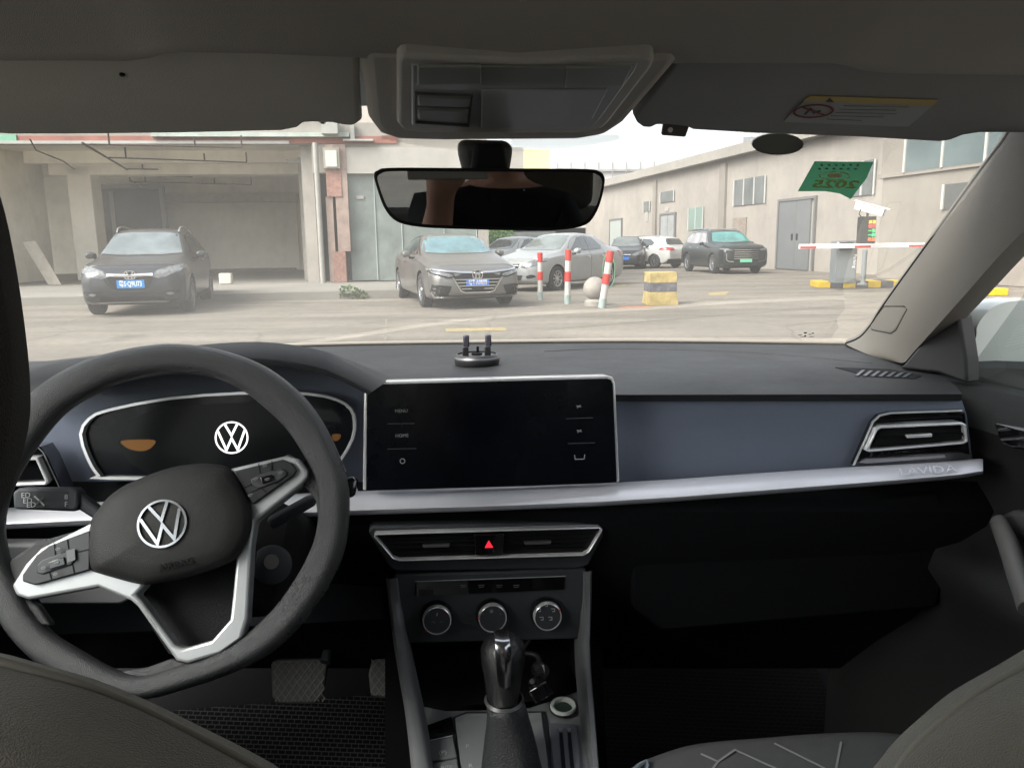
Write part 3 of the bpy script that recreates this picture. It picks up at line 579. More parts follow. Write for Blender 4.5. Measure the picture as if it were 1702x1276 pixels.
g = G(990, 510); t = thing('stone_ball', 'grey stone ball on a round foot beside the leaning bollard', 'stone ball', (g.x+.02, g.y+.35, 0)); MS = mat('stone', (.26, .24, .215), .85, var=.15, vscale=5, bump=.3, bscale=60)
lathe('foot', [(0, 0), (.20, 0), (.20, .08), (.15, .13), (0, .13)], (0, 0, 0), (0, 0, 1), MS, t); lathe('ball', [(.225*sin(pi*i/16), .33-.225*cos(pi*i/16)) for i in range(17)], (0, 0, 0), (0, 0, 1), MS, t)
# yellow and black concrete block
a, b = G(1077, 508), G(1127, 507); wd = (b-a).length; t = thing('concrete_block', 'chipped yellow concrete block with a black band, narrower at the top', 'barrier block', ((a.x+b.x)/2, (a.y+b.y)/2, 0), .03)
MY = mat('chipped yellow', (.36, .28, .11), .8, var=.35, vscale=5, bump=.4, bscale=30); MK = mat('chipped black', (.10, .10, .11), .8, var=.5, vscale=7); hh = .63
def ring_z(bm, prof, wd2, dp):
    R = [[bm.verts.new((sx*w_*wd2, (0 if sy < 0 else dp)+(w_-1)*sy*-.0 + (0.12*(1-w_) if sy < 0 else 0), z)) for sx, sy in ((-1, -1), (1, -1), (1, 1), (-1, 1))] for w_, z in prof]
    for A, B in zip(R, R[1:]):
        for j in range(4): bm.faces.new((A[j], A[(j+1) % 4], B[(j+1) % 4], B[j]))
    bm.faces.new(R[0][::-1]); bm.faces.new(R[-1])
for nm, m, pr in (('lower_part', MY, [(1, 0), (1, .05), (.93, .2), (.90, .255)]), ('black_band', MK, [(.905, .255), (.90, .43)]), ('upper_part', MY, [(.90, .43), (.88, hh-.03), (.85, hh)])):
    bm = bmesh.new(); ring_z(bm, pr, wd/2, .55); obj(nm, bm, m, t, bevel=.008)
# barrier gate
g0, g1 = G(1360, 479), G(1475, 489); t = thing('kerb_island', 'low kerb island painted in yellow and black blocks under the barrier', 'kerb', (g0.x, g0.y, 0)); d = Vector((1, -.13, 0)).normalized(); n = Vector((-d.y, d.x, 0)); Lk = 3.4; k = 9
obj_k = []; MYK = mat('kerb yellow', (.45, .31, .02), .7, var=.15); MKK = mat('kerb black', (.07, .07, .08), .8, var=.3)
for i in range(12):
    bm = bmesh.new(); p = d*(i*.30); q = [p, p+d*.298, p+d*.298+n*.85, p+n*.85]; prism(bm, [v+Vector((0, 0, .17)) for v in q], q); obj('kerb_block', bm, MYK if i % 2 == 0 else MKK, t, bevel=.015)
def onisl(px, py): return G(px, py, .17)
c = onisl(1400, 470); t = thing('parking_barrier', 'grey barrier cabinet with a white boom striped in red, standing on the kerb island', 'parking barrier', (c.x, c.y, .17)); TB = t; MC = mat('cabinet grey', (.15, .165, .17), .5, var=.06)
bm = bmesh.new(); box(bm, (-.25, -.16, 0), (.25, .2, 1.0)); ob = obj('housing', bm, MC, t, bevel=.015); bm = bmesh.new(); box(bm, (-.22, -.166, .12), (.22, -.161, .8)); obj('door_panel', bm, mat('cabinet door', (.18, .195, .20), .5), ob)
bm = bmesh.new(); box(bm, (-.25, -.17, .84), (-.02, -.161, .97)); obj('label_plate', bm, M_WHITEP, ob)
bm = text_bm('Parking', .11, (.19, -.172, .52), (0, 0, -1), (1, 0, 0), .003); obj('lettering', bm, M_WHITEP, ob, sm=0)
# arm
A = CAM+wray(1328, 410)*((c.y-.3)/wray(1328, 410).y); B_ = CAM+wray(1560, 411)*((c.y-.3)/wray(1560, 411).y); O_ = A-Vector((c.x, c.y, .17)); LN = (B_-A).length+2
bm = bmesh.new(); box(bm, (0, -.03, -.055), (LN, .03, .055)); bo = obj('boom', bm, M_WHITEP, TB, bevel=.008); bo.location = O_; 
for k in range(5):
    bm = bmesh.new(); x = .02+k*1.28; box(bm, (x, -.034, -.045), (x+.38, -.0315, .005)); obj('red_stripe', bm, M_BR, bo, sm=0)
bm = bmesh.new(); box(bm, (1.0, .031, -.09), (1.3, .16, .09)); obj('pivot', bm, M_DARK, TB, bevel=.01).location = O_
# number reader post with display and camera
c = onisl(1434, 473); t = thing('display_post', 'dark post with a lit display panel and white camera on top', 'camera post', (c.x, c.y, .17)); Ht = lambda py: CAMZ+wray(1434, py).z*(c.y/wray(1434, py).y)-.17
bm = bmesh.new(); lathe_bm(bm, [(0, 0), (.12, 0), (.12, .03), (.055, .04), (.055, Ht(415))], (0, 0, 0), (0, 0, 1), 16); obj('pole', bm, MC, t)
bm = bmesh.new(); box(bm, (-.17, -.10, Ht(405)), (.17, .12, Ht(360))); dp = obj('display_housing', bm, M_DARK, t, bevel=.015)
bm = bmesh.new(); z0, z1 = Ht(402), Ht(366); box(bm, (-.0, -.105, z0), (.15, -.101, z1)); obj('screen', bm, mat('led black', (.01, .012, .01), .4), dp)
for i, (s, cc) in enumerate((('减速', (1, .55, .05)), ('慢行', (1, .08, .05)), ('一车', (.05, 1, .25)), ('一杆', (.05, 1, .25)), ('欢迎', (1, .2, .06)))):
    bm = text_bm(s, .085, (.075, -.1065, z1-(i+.5)*(z1-z0)/5), (1, 0, 0), (0, 0, 1), .001); obj('led_text', bm, mat('led %d' % i, (0, 0, 0), emit=cc, es=1.6), dp, sm=0)
def pro(bm, nm, m, par, bv): return obj(nm, bm, m, par, bevel=bv)
bm = bmesh.new(); tube_bm(bm, [(0, 0, Ht(360)), (0, 0, Ht(352))], .03, 8); tube_bm(bm, [(-.12, 0, Ht(362)), (-.19, 0, Ht(356)), (-.16, 0, Ht(348)), (-.08, 0, Ht(347))], .012, 8); obj('bracket', bm, M_DARK, t)
cctv(t, t, Vector((.02, 0, Ht(348))), (.75, -.5, -.28), 1.35, pro)
for (px, py, lb) in ((1636, 492, 'yellow painted kerb stub seen through the passenger window by the mirror'),):
    g = G(px, py); bm = bmesh.new(); box(bm, (g.x-.45, g.y, 0), (g.x+.5, g.y+.25, .15)); tag(obj('kerb_stub', bm, MYK, bevel=.015), lb, 'kerb')

# ---------------------------------------------------------------- parked cars
def base(sp, name, label, m):
    r = thing(name, label, 'car'); o, bv = car_body(sp, r, m); return r, o, bv
HRV = dict(L=4.3, W=1.78, xf=1.30, xr=-1.31, wr=.335, mir=(.62, 1.06),
  T=[(0, .74), (.02, .84), (.05, .90), (.12, .97), (.24, 1.07), (.30, 1.18), (.41, 1.50), (.46, 1.56), (.6, 1.60), (.8, 1.56), (.9, 1.48), (.96, 1.15), (.985, 1.0), (1, .92)],
  S=[(0, .70), (.03, .80), (.1, .90), (.25, .99), (.5, 1.03), (.85, 1.10), (.96, 1.0), (1, .88)],
  Wd=[(0, .70), (.012, .84), (.04, .93), (.12, .99), (.5, 1), (.85, .99), (.96, .92), (1, .78)], R=[(0, .52), (.05, .70), (.25, .80), (.32, .76), (.45, .64), (.7, .64), (.9, .60), (1, .64)],
  B=[(0, .36), (.02, .24), (.08, .19), (.9, .2), (.97, .28), (1, .42)], sill=[(-.9, .2), (.9, .2), (.9, .33), (-.9, .33)])
MG = paint('graphite paint', (.040, .043, .049)); r, o, bv = base(HRV, 'parked_car', 'dark grey compact crossover with a light blue plate parked before the open bay', MG)
decal('windscreen', [(-.70, 1.10), (-.56, 1.47), (-.3, 1.50), (.3, 1.50), (.56, 1.47), (.70, 1.10), (.35, 1.07), (-.35, 1.07)], 'front', bv, .008, mat('pale reflecting windscreen', (.12, .145, .15), .06, coat=.3, spec=.8, var=.4, vscale=2), r)
side_set(HRV, bv, r, MG, [[(.50, 1.10), (.12, 1.44), (-.30, 1.47), (-.30, 1.08)], [(-.34, 1.08), (-.34, 1.47), (-.9, 1.43), (-1.2, 1.25), (-1.1, 1.14)]], [(-.15, .95)], [[(.75, 1.0), (.72, .4)], [(-.32, 1.06), (-.32, .35)], [(-1.0, 1.08), (-1.05, .75)]])
wheels(HRV, r, 9, mat('dark alloy', (.2, .2, .21), .4, .6))
both('headlamp', [(.36, .70), (.43, .80), (.60, .86), (.80, .90), (.845, .86), (.78, .78), (.56, .69), (.44, .665)], 'front', bv, .012, M_LENS, r)
g_ = decal('grille', [(-.37, .67), (-.36, .75), (.36, .75), (.37, .67), (.30, .52), (.20, .46), (-.20, .46), (-.30, .52)], 'front', bv, .008, M_DARK, r)
decal('chrome_bar', [(-.37, .715), (-.37, .755), (0, .738), (.37, .755), (.37, .715), (0, .695)], 'front', bv, .02, M_CHROME, r)
decal('lower_grille', [(-.52, .30), (-.50, .40), (-.2, .425), (.2, .425), (.50, .40), (.52, .30), (.4, .27), (-.4, .27)], 'front', bv, .008, M_DARK, r)
decal('skid_trim', [(-.60, .265), (-.4, .28), (.4, .28), (.60, .265), (.5, .245), (-.5, .245)], 'front', bv, .018, mat('satin silver', (.4, .41, .42), .4, .5), r)
decal('grille_surround', ribbon([(-.42, .68), (-.33, .50), (-.22, .45), (.22, .45), (.33, .50), (.42, .68)], .03), 'front', bv, .02, MG, r)
both('fog_lamp_recess', [(.46, .44), (.76, .46), (.80, .42), (.62, .34), (.52, .35)], 'front', bv, .006, M_DARK, r); both('fog_lamp', [(.56, .40), (.62, .425), (.68, .40), (.62, .375)], 'front', bv, .018, M_LENS, r, k=4)
plate('number_plate', '粤S·Q9U73', r, (HRV['L']/2+.01, 0, .575), (1, 0, 0), M_CYANP)
def emblem_h(x, z, w, r):
    c = Vector((x, 0, z)); bm = bmesh.new(); f = lambda y, zz, o: c+Vector((o, y*w, zz*w))
    o1 = [(.55*sgn(cos(a))*abs(cos(a))**.6, .46*sgn(sin(a))*abs(sin(a))**.6) for a in [2*pi*i/24 for i in range(24)]]
    A = [bm.verts.new(f(y, zz, .012)) for y, zz in o1]; B = [bm.verts.new(f(y*.82, zz*.80, .012)) for y, zz in o1]; C = [bm.verts.new(f(y, zz, 0)) for y, zz in o1]; D = [bm.verts.new(f(y*.82, zz*.8, 0)) for y, zz in o1]
    for i in range(24):
        j = (i+1) % 24; bm.faces.new((A[i], A[j], B[j], B[i])); bm.faces.new((A[j], A[i], C[i], C[j])); bm.faces.new((B[i], B[j], D[j], D[i]))
    for q in ([(-.34, .36), (-.22, .36), (-.12, .06), (.12, .06), (.22, .36), (.34, .36), (.22, -.36), (.10, -.36), (.11, -.06), (-.11, -.06), (-.10, -.36), (-.22, -.36)],):
        P = [f(a, b, .010) for a, b in q]; prism(bm, P, [f(a, b, 0) for a, b in q])
    return obj('emblem', bm, M_CHROME, r)
sgn = lambda v: 1 if v >= 0 else -1
bm = bmesh.new(); box(bm, (HRV['L']/2-.05, -.09, .66), (HRV['L']/2+.012, .09, .80)); obj('emblem_base', bm, M_DARK, r, bevel=.02); emblem_h(HRV['L']/2+.013, .73, .17, r)
for sg in (1, -1): tube('roof_rail', [(.30, sg*.55, 1.50), (.15, sg*.56, 1.59), (-.3, sg*.56, 1.625), (-1.0, sg*.54, 1.60), (-1.35, sg*.52, 1.53)], .018, M_CHROME, r, 8)
at_wheel(r, HRV, 312, 517, radians(14), 1); r.scale = (1.04, 1.04, 1.02)

ACC = dict(L=4.9, W=1.86, xf=1.46, xr=-1.37, wr=.335, mir=(.50, 1.02),
  T=[(0, .66), (.015, .74), (.04, .80), (.12, .90), (.26, 1.01), (.30, 1.06), (.42, 1.37), (.48, 1.43), (.58, 1.45), (.68, 1.40), (.82, 1.17), (.86, 1.12), (.96, 1.10), (.99, 1.02), (1, .9)],
  S=[(0, .62), (.03, .72), (.1, .82), (.25, .92), (.5, .96), (.85, 1.02), (.97, 1.0), (1, .85)],
  Wd=[(0, .76), (.012, .86), (.04, .93), (.12, .985), (.5, 1), (.85, .98), (.96, .9), (1, .8)], R=[(0, .6), (.05, .74), (.26, .82), (.32, .76), (.46, .62), (.65, .60), (.82, .68), (1, .7)],
  B=[(0, .30), (.02, .2), (.08, .17), (.92, .2), (1, .42)], trim=[(.95, 1.0), (-.2, 1.40), (-.9, 1.36), (-1.6, 1.14)])
MBZ = paint('bronze grey paint', (.175, .172, .165)); r, o, bv = base(ACC, 'parked_car', 'bronze grey sedan with a dark blue plate and wide barred grille', MBZ)
decal('windscreen', [(-.76, 1.06), (-.58, 1.36), (-.3, 1.385), (.3, 1.385), (.58, 1.36), (.76, 1.06), (.4, 1.03), (-.4, 1.03)], 'front', bv, .008, M_TEALG, r)
side_set(ACC, bv, r, MBZ, [[(.62, 1.03), (.1, 1.32), (-.25, 1.36), (-.25, 1.02)], [(-.29, 1.02), (-.29, 1.36), (-.8, 1.31), (-1.25, 1.14), (-1.2, 1.07)]], [(-.05, .86), (-1.0, .88)], [[(.85, .95), (.8, .35)], [(-.27, 1.0), (-.27, .3)], [(-1.1, 1.04), (-1.15, .75)]])
wheels(ACC, r, 5); 
both('headlamp', [(.42, .62), (.46, .67), (.68, .715), (.86, .74), (.88, .70), (.80, .65), (.55, .59), (.45, .585)], 'front', bv, .010, M_DARK, r)
both('headlamp_lens', [(.47, .625), (.49, .655), (.68, .695), (.84, .72), (.80, .67), (.56, .61)], 'front', bv, .022, M_LENS, r)
decal('chrome_brow', ribbon([(-.88, .75), (-.6, .715), (-.3, .69), (0, .68), (.3, .69), (.6, .715), (.88, .75)], .03), 'front', bv, .018, M_CHROME, r)
decal('grille', [(-.45, .62), (-.3, .66), (.3, .66), (.45, .62), (.42, .55), (.30, .36), (.22, .33), (-.22, .33), (-.30, .36), (-.42, .55)], 'front', bv, .008, M_DARK, r)
for z, w in ((.56, .43), (.50, .39), (.44, .35), (.385, .31)): decal('grille_bar', [(-w, z-.009), (w, z-.009), (w+.01, z+.009), (-w-.01, z+.009)], 'front', bv, .02, M_CHROME, r)
decal('grille_edge', ribbon([(-.48, .60), (-.32, .34), (-.24, .315), (.24, .315), (.32, .34), (.48, .60)], .018), 'front', bv, .02, M_CHROME, r)
both('fog_recess', [(.50, .44), (.84, .48), (.86, .33), (.72, .26), (.56, .27)], 'front', bv, .006, M_DARK, r)
decal('lip_trim', ribbon([(-.84, .33), (-.80, .25), (-.42, .235), (.42, .235), (.80, .25), (.84, .33)], .02), 'front', bv, .018, M_CHROME, r)
plate('number_plate', '粤T·A9R99', r, (ACC['L']/2+.015, 0, .50), (1, 0, 0), M_BLUEP)
bm = bmesh.new(); box(bm, (ACC['L']/2-.05, -.10, .59), (ACC['L']/2+.012, .10, .72)); obj('emblem_base', bm, M_DARK, r, bevel=.02); emblem_h(ACC['L']/2+.013, .655, .19, r)
decal('lower_sensor', [(-.12, .36), (.12, .36), (.12, .41), (-.12, .41)], 'front', bv, .026, M_DARK, r)
at_wheel(r, ACC, 838, 505, radians(17), 1); ACCR = r

COR = dict(L=4.55, W=1.76, xf=1.38, xr=-1.22, wr=.315, mir=(.62, 1.0), T=[(0, .66), (.015, .76), (.05, .84), (.14, .92), (.25, 1.0), (.30, 1.08), (.42, 1.41), (.48, 1.47), (.58, 1.49), (.70, 1.43), (.80, 1.18), (.84, 1.12), (.95, 1.10), (.985, 1.0), (1, .85)],
  S=[(0, .62), (.03, .74), (.1, .84), (.25, .92), (.5, .95), (.85, 1.0), (.97, .98), (1, .8)], Wd=[(0, .62), (.012, .76), (.04, .88), (.12, .97), (.5, 1), (.85, .98), (.96, .9), (1, .78)],
  R=[(0, .5), (.05, .7), (.26, .8), (.32, .74), (.46, .63), (.68, .62), (.82, .68), (1, .7)], B=[(0, .3), (.02, .2), (.08, .17), (.92, .2), (1, .4)])
def corolla(m, label, det=True):
    r, o, bv = base(COR, 'parked_car', label, m)
    decal('windscreen', [(-.72, 1.06), (-.56, 1.40), (-.3, 1.425), (.3, 1.425), (.56, 1.40), (.72, 1.06), (.35, 1.03), (-.35, 1.03)], 'front', bv, .008, mat('grey windscreen', (.13, .15, .14), .06, coat=1, spec=1, var=.3, vscale=2), r)
    side_set(COR, bv, r, m, [[(.62, 1.03), (.12, 1.36), (-.2, 1.40), (-.2, 1.02)], [(-.24, 1.02), (-.24, 1.40), (-.62, 1.36), (-.92, 1.12), (-.9, 1.05)]], [(-.05, .84), (-.8, .86)], [[(.85, .95), (.8, .35)], [(-.22, 1.0), (-.22, .3)], [(-.95, 1.02), (-.98, .75)]])
    decal('rear_window', [(-.6, 1.16), (-.5, 1.38), (.5, 1.38), (.6, 1.16)], 'rear', bv, .008, M_WGLASS, r)
    wheels(COR, r, 9)
    both('headlamp', [(.34, .62), (.42, .70), (.62, .80), (.80, .84), (.82, .76), (.72, .66), (.50, .60)], 'front', bv, .012, M_LENS, r)
    decal('grille', [(-.30, .70), (.30, .70), (.24, .60), (-.24, .60)], 'front', bv, .01, M_DARK, r); decal('grille_bar', [(-.29, .65), (.29, .65), (.28, .665), (-.28, .665)], 'front', bv, .02, M_CHROME, r)
    decal('lower_grille', [(-.40, .42), (.40, .42), (.34, .30), (-.34, .30)], 'front', bv, .008, M_DARK, r); both('fog_lamp', [(.52, .40), (.66, .44), (.72, .38), (.56, .34)], 'front', bv, .01, M_DARK, r, k=3)
    plate('number_plate', '', r, (COR['L']/2+.01, 0, .5), (1, 0, 0), M_BLUEP)
    both('tail_lamp', [(.52, .80), (.54, .96), (.80, .98), (.82, .84)], 'rear', bv, .01, M_RED, r)
    return r
r = corolla(paint('silver paint', (.32, .33, .33), .3), 'silver sedan parked side-on behind the red and white bollards'); at_wheel(r, COR, 922, 483, radians(-38), 1)
r = corolla(paint('white paint', (.5, .51, .5), .0), 'white sedan mostly hidden between the bronze and the silver sedans'); at_wheel(r, COR, 872, 463, radians(-38), 1); r.location.x -= .6; r.location.y += 1.0
r = corolla(paint('black paint', (.02, .022, .025), .3), 'black sedan behind the silver sedan tail, a blue plate in front'); at_wheel(r, COR, 1012, 447, radians(-12), -1)
# white hatch seen from behind
HAT = dict(HRV, L=4.35, W=1.80); MW = paint('pearl white paint', (.48, .48, .47), 0); r, o, bv = base(HAT, 'parked_car', 'white crossover seen from behind with a lit red tail lamp', MW)
decal('windscreen', [(-.70, 1.10), (-.56, 1.47), (.56, 1.47), (.70, 1.10)], 'front', bv, .008, M_WGLASS, r)
side_set(HAT, bv, r, MW, [[(.50, 1.10), (.12, 1.44), (-.30, 1.47), (-.30, 1.08)], [(-.34, 1.08), (-.34, 1.47), (-.9, 1.43), (-1.2, 1.25), (-1.1, 1.14)]], [(-.15, .95), (-.9, .98)], [[(.75, 1.0), (.72, .4)], [(-.32, 1.06), (-.32, .35)]])
wheels(HAT, r, 7); decal('rear_window', [(-.64, 1.16), (-.52, 1.46), (.52, 1.46), (.64, 1.16)], 'rear', bv, .008, M_WGLASS, r); both('tail_lamp', [(.34, .90), (.40, 1.0), (.80, 1.04), (.84, .92), (.6, .86)], 'rear', bv, .012, M_RED, r)
both('tail_lamp', [(-1.6, .92), (-1.75, 1.03), (-2.0, 1.02), (-2.0, .93)], 'side', bv, .012, M_RED, r); decal('rear_bumper', [(-.76, .25), (-.76, .46), (.76, .46), (.76, .25)], 'rear', bv, .012, M_DARK, r)
for sg in (1, -1): tube('roof_rail', [(.30, sg*.55, 1.50), (.15, sg*.56, 1.60), (-1.0, sg*.54, 1.60), (-1.35, sg*.52, 1.53)], .018, M_CHROME, r, 8)
at_wheel(r, HAT, 1090, 446, radians(180+38), 1, 'xr'); r.scale = (.93,)*3
# big dark SUV
BIG = dict(L=4.97, W=1.96, xf=1.45, xr=-1.45, wr=.39, mir=(.55, 1.18), T=[(0, .95), (.012, 1.05), (.04, 1.10), (.14, 1.15), (.25, 1.20), (.30, 1.30), (.40, 1.66), (.45, 1.73), (.6, 1.78), (.85, 1.75), (.94, 1.68), (.98, 1.2), (1, 1.0)],
  S=[(0, .90), (.03, 1.0), (.1, 1.06), (.25, 1.10), (.5, 1.12), (.85, 1.16), (.97, 1.1), (1, .95)], Wd=[(0, .84), (.012, .92), (.04, .97), (.12, .99), (.5, 1), (.88, .99), (.97, .94), (1, .86)],
  R=[(0, .68), (.05, .8), (.26, .84), (.32, .78), (.45, .67), (.85, .66), (.95, .62), (1, .7)], B=[(0, .38), (.02, .28), (.08, .22), (.9, .24), (1, .45)], trim=[(.75, 1.18), (.10, 1.64), (-.6, 1.70), (-1.7, 1.66), (-2.1, 1.45), (-1.9, 1.2)], sill=[(-1.0, .26), (1.0, .26), (1.0, .29), (-1.0, .29)])
MB = paint('deep green black paint', (.022, .030, .032)); r, o, bv = base(BIG, 'parked_car', 'large dark green-black SUV with a pale green plate by the right building', MB)
decal('windscreen', [(-.80, 1.26), (-.63, 1.62), (-.3, 1.65), (.3, 1.65), (.63, 1.62), (.80, 1.26), (.4, 1.23), (-.4, 1.23)], 'front', bv, .008, mat('teal windscreen', (.06, .24, .22), .06, coat=1, spec=1, var=.6, vscale=1.2), r)
BIG['wm'] = mat('pinkish side glass', (.30, .28, .28), .08, coat=1, spec=1, var=.3, vscale=2)
side_set(BIG, bv, r, MB, [[(.55, 1.22), (.12, 1.60), (-.30, 1.64), (-.30, 1.20)], [(-.34, 1.20), (-.34, 1.64), (-1.15, 1.64), (-1.15, 1.21)], [(-1.19, 1.21), (-1.19, 1.64), (-1.7, 1.58), (-1.95, 1.4), (-1.75, 1.24)]], [(-.1, 1.02), (-1.0, 1.03)], [[(.85, 1.08), (.8, .45)], [(-.32, 1.18), (-.32, .4)], [(-1.17, 1.18), (-1.2, .8)]])
wheels(BIG, r, 8); decal('grille', [(-.46, .52), (-.50, .60), (-.50, .96), (.50, .96), (.50, .60), (.46, .52)], 'front', bv, .008, M_DARK, r)
for k in range(5): z = .93-k*.082; decal('grille_bar', [(-.49, z-.014), (.49, z-.014), (.49, z+.014), (-.49, z+.014)], 'front', bv, .022, M_CHROME, r)
both('headlamp', [(.56, .90), (.56, .95), (.92, 1.0), (.94, .94)], 'front', bv, .012, M_LENS, r); both('lamp_strip', ribbon([(.80, .80), (.79, .56), (.70, .50), (.50, .48)], .035), 'front', bv, .016, M_CHROME, r)
plate('number_plate', '', r, (BIG['L']/2+.015, 0, .53), (1, 0, 0), M_GREENP, .48)
bm = text_bm('EXEED', .10, (BIG['L']/2-.10, 0, 1.045), (0, 1, 0), (-.3, 0, 1), .01, sx=1.6); obj('lettering', bm, M_CHROME, r, sm=0)
for sg in (1, -1): tube('roof_rail', [(.35, sg*.62, 1.70), (.15, sg*.63, 1.80), (-1.6, sg*.62, 1.79), (-1.9, sg*.6, 1.72)], .02, M_CHROME, r, 8)
at_wheel(r, BIG, 1186, 455, radians(7), -1); r.scale = (.94,)*3
# green hose coil on the leaning bollard
g = G(1010, 498); bm = bmesh.new(); tube_bm(bm, [Vector((g.x+.02+.13*cos(a), g.y-.02+.03*sin(a), .62+.36*sin(a))) for a in [2*pi*i/30 for i in range(30)]], .012, 8, True); tag(obj('hose_loop', bm, mat('green hose', (.10, .2, .11), .5), sm=50), 'thin green hose loop hanging behind the leaning bollard', 'hose')
# ================================================================ OUR CAR (car frame: y forward, x right, camera at x=0)
CAR = thing('car', 'white car whose grey cabin, dashboard and steering wheel fill the foreground', 'car', (0, 0, 0), PSI)
XC = .06
M_DASH = mat('dash top plastic', (.021, .0215, .0235), .58, rv=.08, rs=3, var=.06, vscale=3, bump=.35, bscale=900, spec=.3)
M_DASHL = mat('lower dash plastic', (.036, .040, .046), .6, var=.08, vscale=3, bump=.3, bscale=900)
M_BLUE = mat('blue grey panel', (.16, .183, .245), .42, rv=.06, rs=5, var=.05, vscale=3, bump=.3, bscale=1100, spec=.5)
M_TRIM = mat('pale trim', (.85, .85, .92), .30, .25, var=.03, vscale=2); M_SILV = mat('satin silver', (.60, .61, .65), .34, .25, var=.05, vscale=2); M_SILV2 = mat('bright silver', (.92, .92, .94), .22, .45)
M_PIANO = mat('gloss black', (.006, .006, .007), .08, coat=1); M_SCR = mat('screen glass', (.003, .004, .007), .26, coat=.1, spec=.25, rv=.12, rs=6)
M_LOW = mat('under dash black', (.006, .0066, .0078), .7, spec=.15, bump=.3, bscale=900); M_RUB = mat('soft black', (.007, .007, .008), .75, spec=.2, bump=.3, bscale=700); M_PIL = mat('pillar trim', (.125, .115, .10), .62, var=.05, vscale=4, bump=.25, bscale=900)
M_LIN = mat('roof lining', (.40, .388, .365), .95, var=.07, vscale=5, bump=.7, bscale=1400, sheen=.2); M_VIS_LIT = mat('visor fabric', (.60, .58, .54), .8, var=.05, vscale=6, bump=.3, bscale=900)  # visor fabric lightened: light from the left is put into its colour
M_SEAT = mat('seat fabric', (.115, .104, .08), .95, var=.18, vscale=14, bump=.9, bscale=1200, sheen=.3); M_SEATB = mat('black headrest', (.010, .0095, .010), .9, bump=.6, bscale=900)
M_WHL = mat('wheel leather', (.030, .031, .033), .36, var=.08, vscale=8, bump=.7, bscale=1300, spec=.65, rv=.12, rs=10); M_HUB = mat('hub plastic', (.020, .0195, .0195), .58, rv=.08, rs=20, spec=.25, bump=.35, bscale=1200)
M_INK = mat('white print', (.42, .43, .45), .5); M_INKD = mat('grey print', (.12, .125, .13), .5); M_DOOR = mat('door plastic', (.022, .022, .022), .65, spec=.3, bump=.3, bscale=800)
def sp(pl, u0, v0): return pl.at(u0, v0)
# ---- windscreen
def ws(u, t):      # u -1..1 across, t 0 base .. 1 top
    hw = .86-.23*t; bul = .17*(1-u*u)
    return Vector((XC+hw*u, 1.46-.66*t+bul*(1-.35*t), 1.0+.335*t+.03*t*(1-t)))
G_WS = glass_mat('windscreen glass', (.95, .965, .95), .075); G_SD = glass_mat('side glass', (.82, .86, .85), .03)
glass = loft('windscreen', [[ws(-1+2*i/24, j/12) for i in range(25)] for j in range(13)], G_WS, CAR)
# ---- dashboard top
Zd = 1.0
def dash_px(back, front, n=30):
    def along(k, t):
        xs = [p[0] for p in k]; x = xs[0]+(xs[-1]-xs[0])*t
        return x, lerpk([(a, b) for a, b in k], x)
    return [(along(back, i/n), along(front, i/n)) for i in range(n+1)]
bk = [(-120, 604), (60, 602), (200, 585), (470, 575), (640, 571), (1000, 568), (1400, 569), (1430, 574), (1530, 604)]
ft = [(-260, 668), (0, 662), (600, 648), (1030, 656), (1560, 655), (1600, 655)]
rows = [[], [], [], [], []]
for (bx, by), (fx, fy) in dash_px(bk, ft, 40):
    B = HZ(bx, by, Zd); Fp = HZ(fx, fy, Zd); Bx = B.copy(); e = max(0, abs(B.x-XC)-.62)
    m1 = B.lerp(Fp, .45)+Vector((0, 0, .006)); m2 = B.lerp(Fp, .85)+Vector((0, 0, .004))
    rows[0].append(B+Vector((0, .12, -.015))); rows[1].append(B); rows[2].append(m1); rows[3].append(m2); rows[4].append(Fp)
rows.append([p+Vector((0, .004, -.010)) for p in rows[4]]); rows.append([p+Vector((0, .05, -.014)) for p in rows[4]])
DASH = loft('dashboard', rows, M_DASH, CAR)
FY = lambda x: .975-.0*x
front = [rows[4][i] for i in range(len(rows[4]))]
PD = Plane((0, .985, .9), (0, -1, .06)); PB = Plane((0, .93, .9), (0, -1, .10))
# angled passenger face follows the edge of the dash top
PF = Plane(front[27]+Vector((0, .012, -.02)), ((front[27]-front[38]).cross(Vector((0, .06, 1)))).normalized()*-1 if (front[27]-front[38]).cross(Vector((0, .06, 1))).y > 0 else (front[27]-front[38]).cross(Vector((0, .06, 1))))
slab('passenger_panel', [(1024, 660), (1597, 660), (1607, 690), (1618, 775), (1026, 815)], PF, 0, .02, M_BLUE, DASH)
slab('shadow_gap', [(1020, 655.5), (1597, 655.5), (1599, 665), (1020, 665)], PF, .001, .02, M_RUB, DASH)
# full-width lower body of the dash, dark
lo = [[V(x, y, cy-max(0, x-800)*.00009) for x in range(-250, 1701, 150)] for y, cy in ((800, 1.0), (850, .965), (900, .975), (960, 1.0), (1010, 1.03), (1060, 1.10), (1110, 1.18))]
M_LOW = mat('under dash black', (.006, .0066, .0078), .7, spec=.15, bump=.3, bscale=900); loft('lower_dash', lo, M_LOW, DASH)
slab('driver_panel', [(-250, 700), (60, 655), (150, 625), (300, 605), (440, 600), (560, 620), (612, 650), (612, 835), (-250, 850)], Plane((0, 1.0, .9), (0, -1, .06)), 0, .02, M_BLUE, DASH)
# glove box seam and handle hint
slab('glove_box', [(1050, 868), (1560, 822), (1590, 860), (1560, 1010), (1100, 1050), (1050, 1010)], Plane((0, 1.0, .8), (-.13, -1, -.12)), 0, .02, M_LOW, DASH, bevel=.006, seg=3)
slab('glove_box_handle', [(1188, 905), (1240, 900), (1242, 908), (1190, 913)], Plane((0, 1.0, .8), (-.13, -1, -.12)), .004, .006, M_PIANO, DASH, bevel=.002)
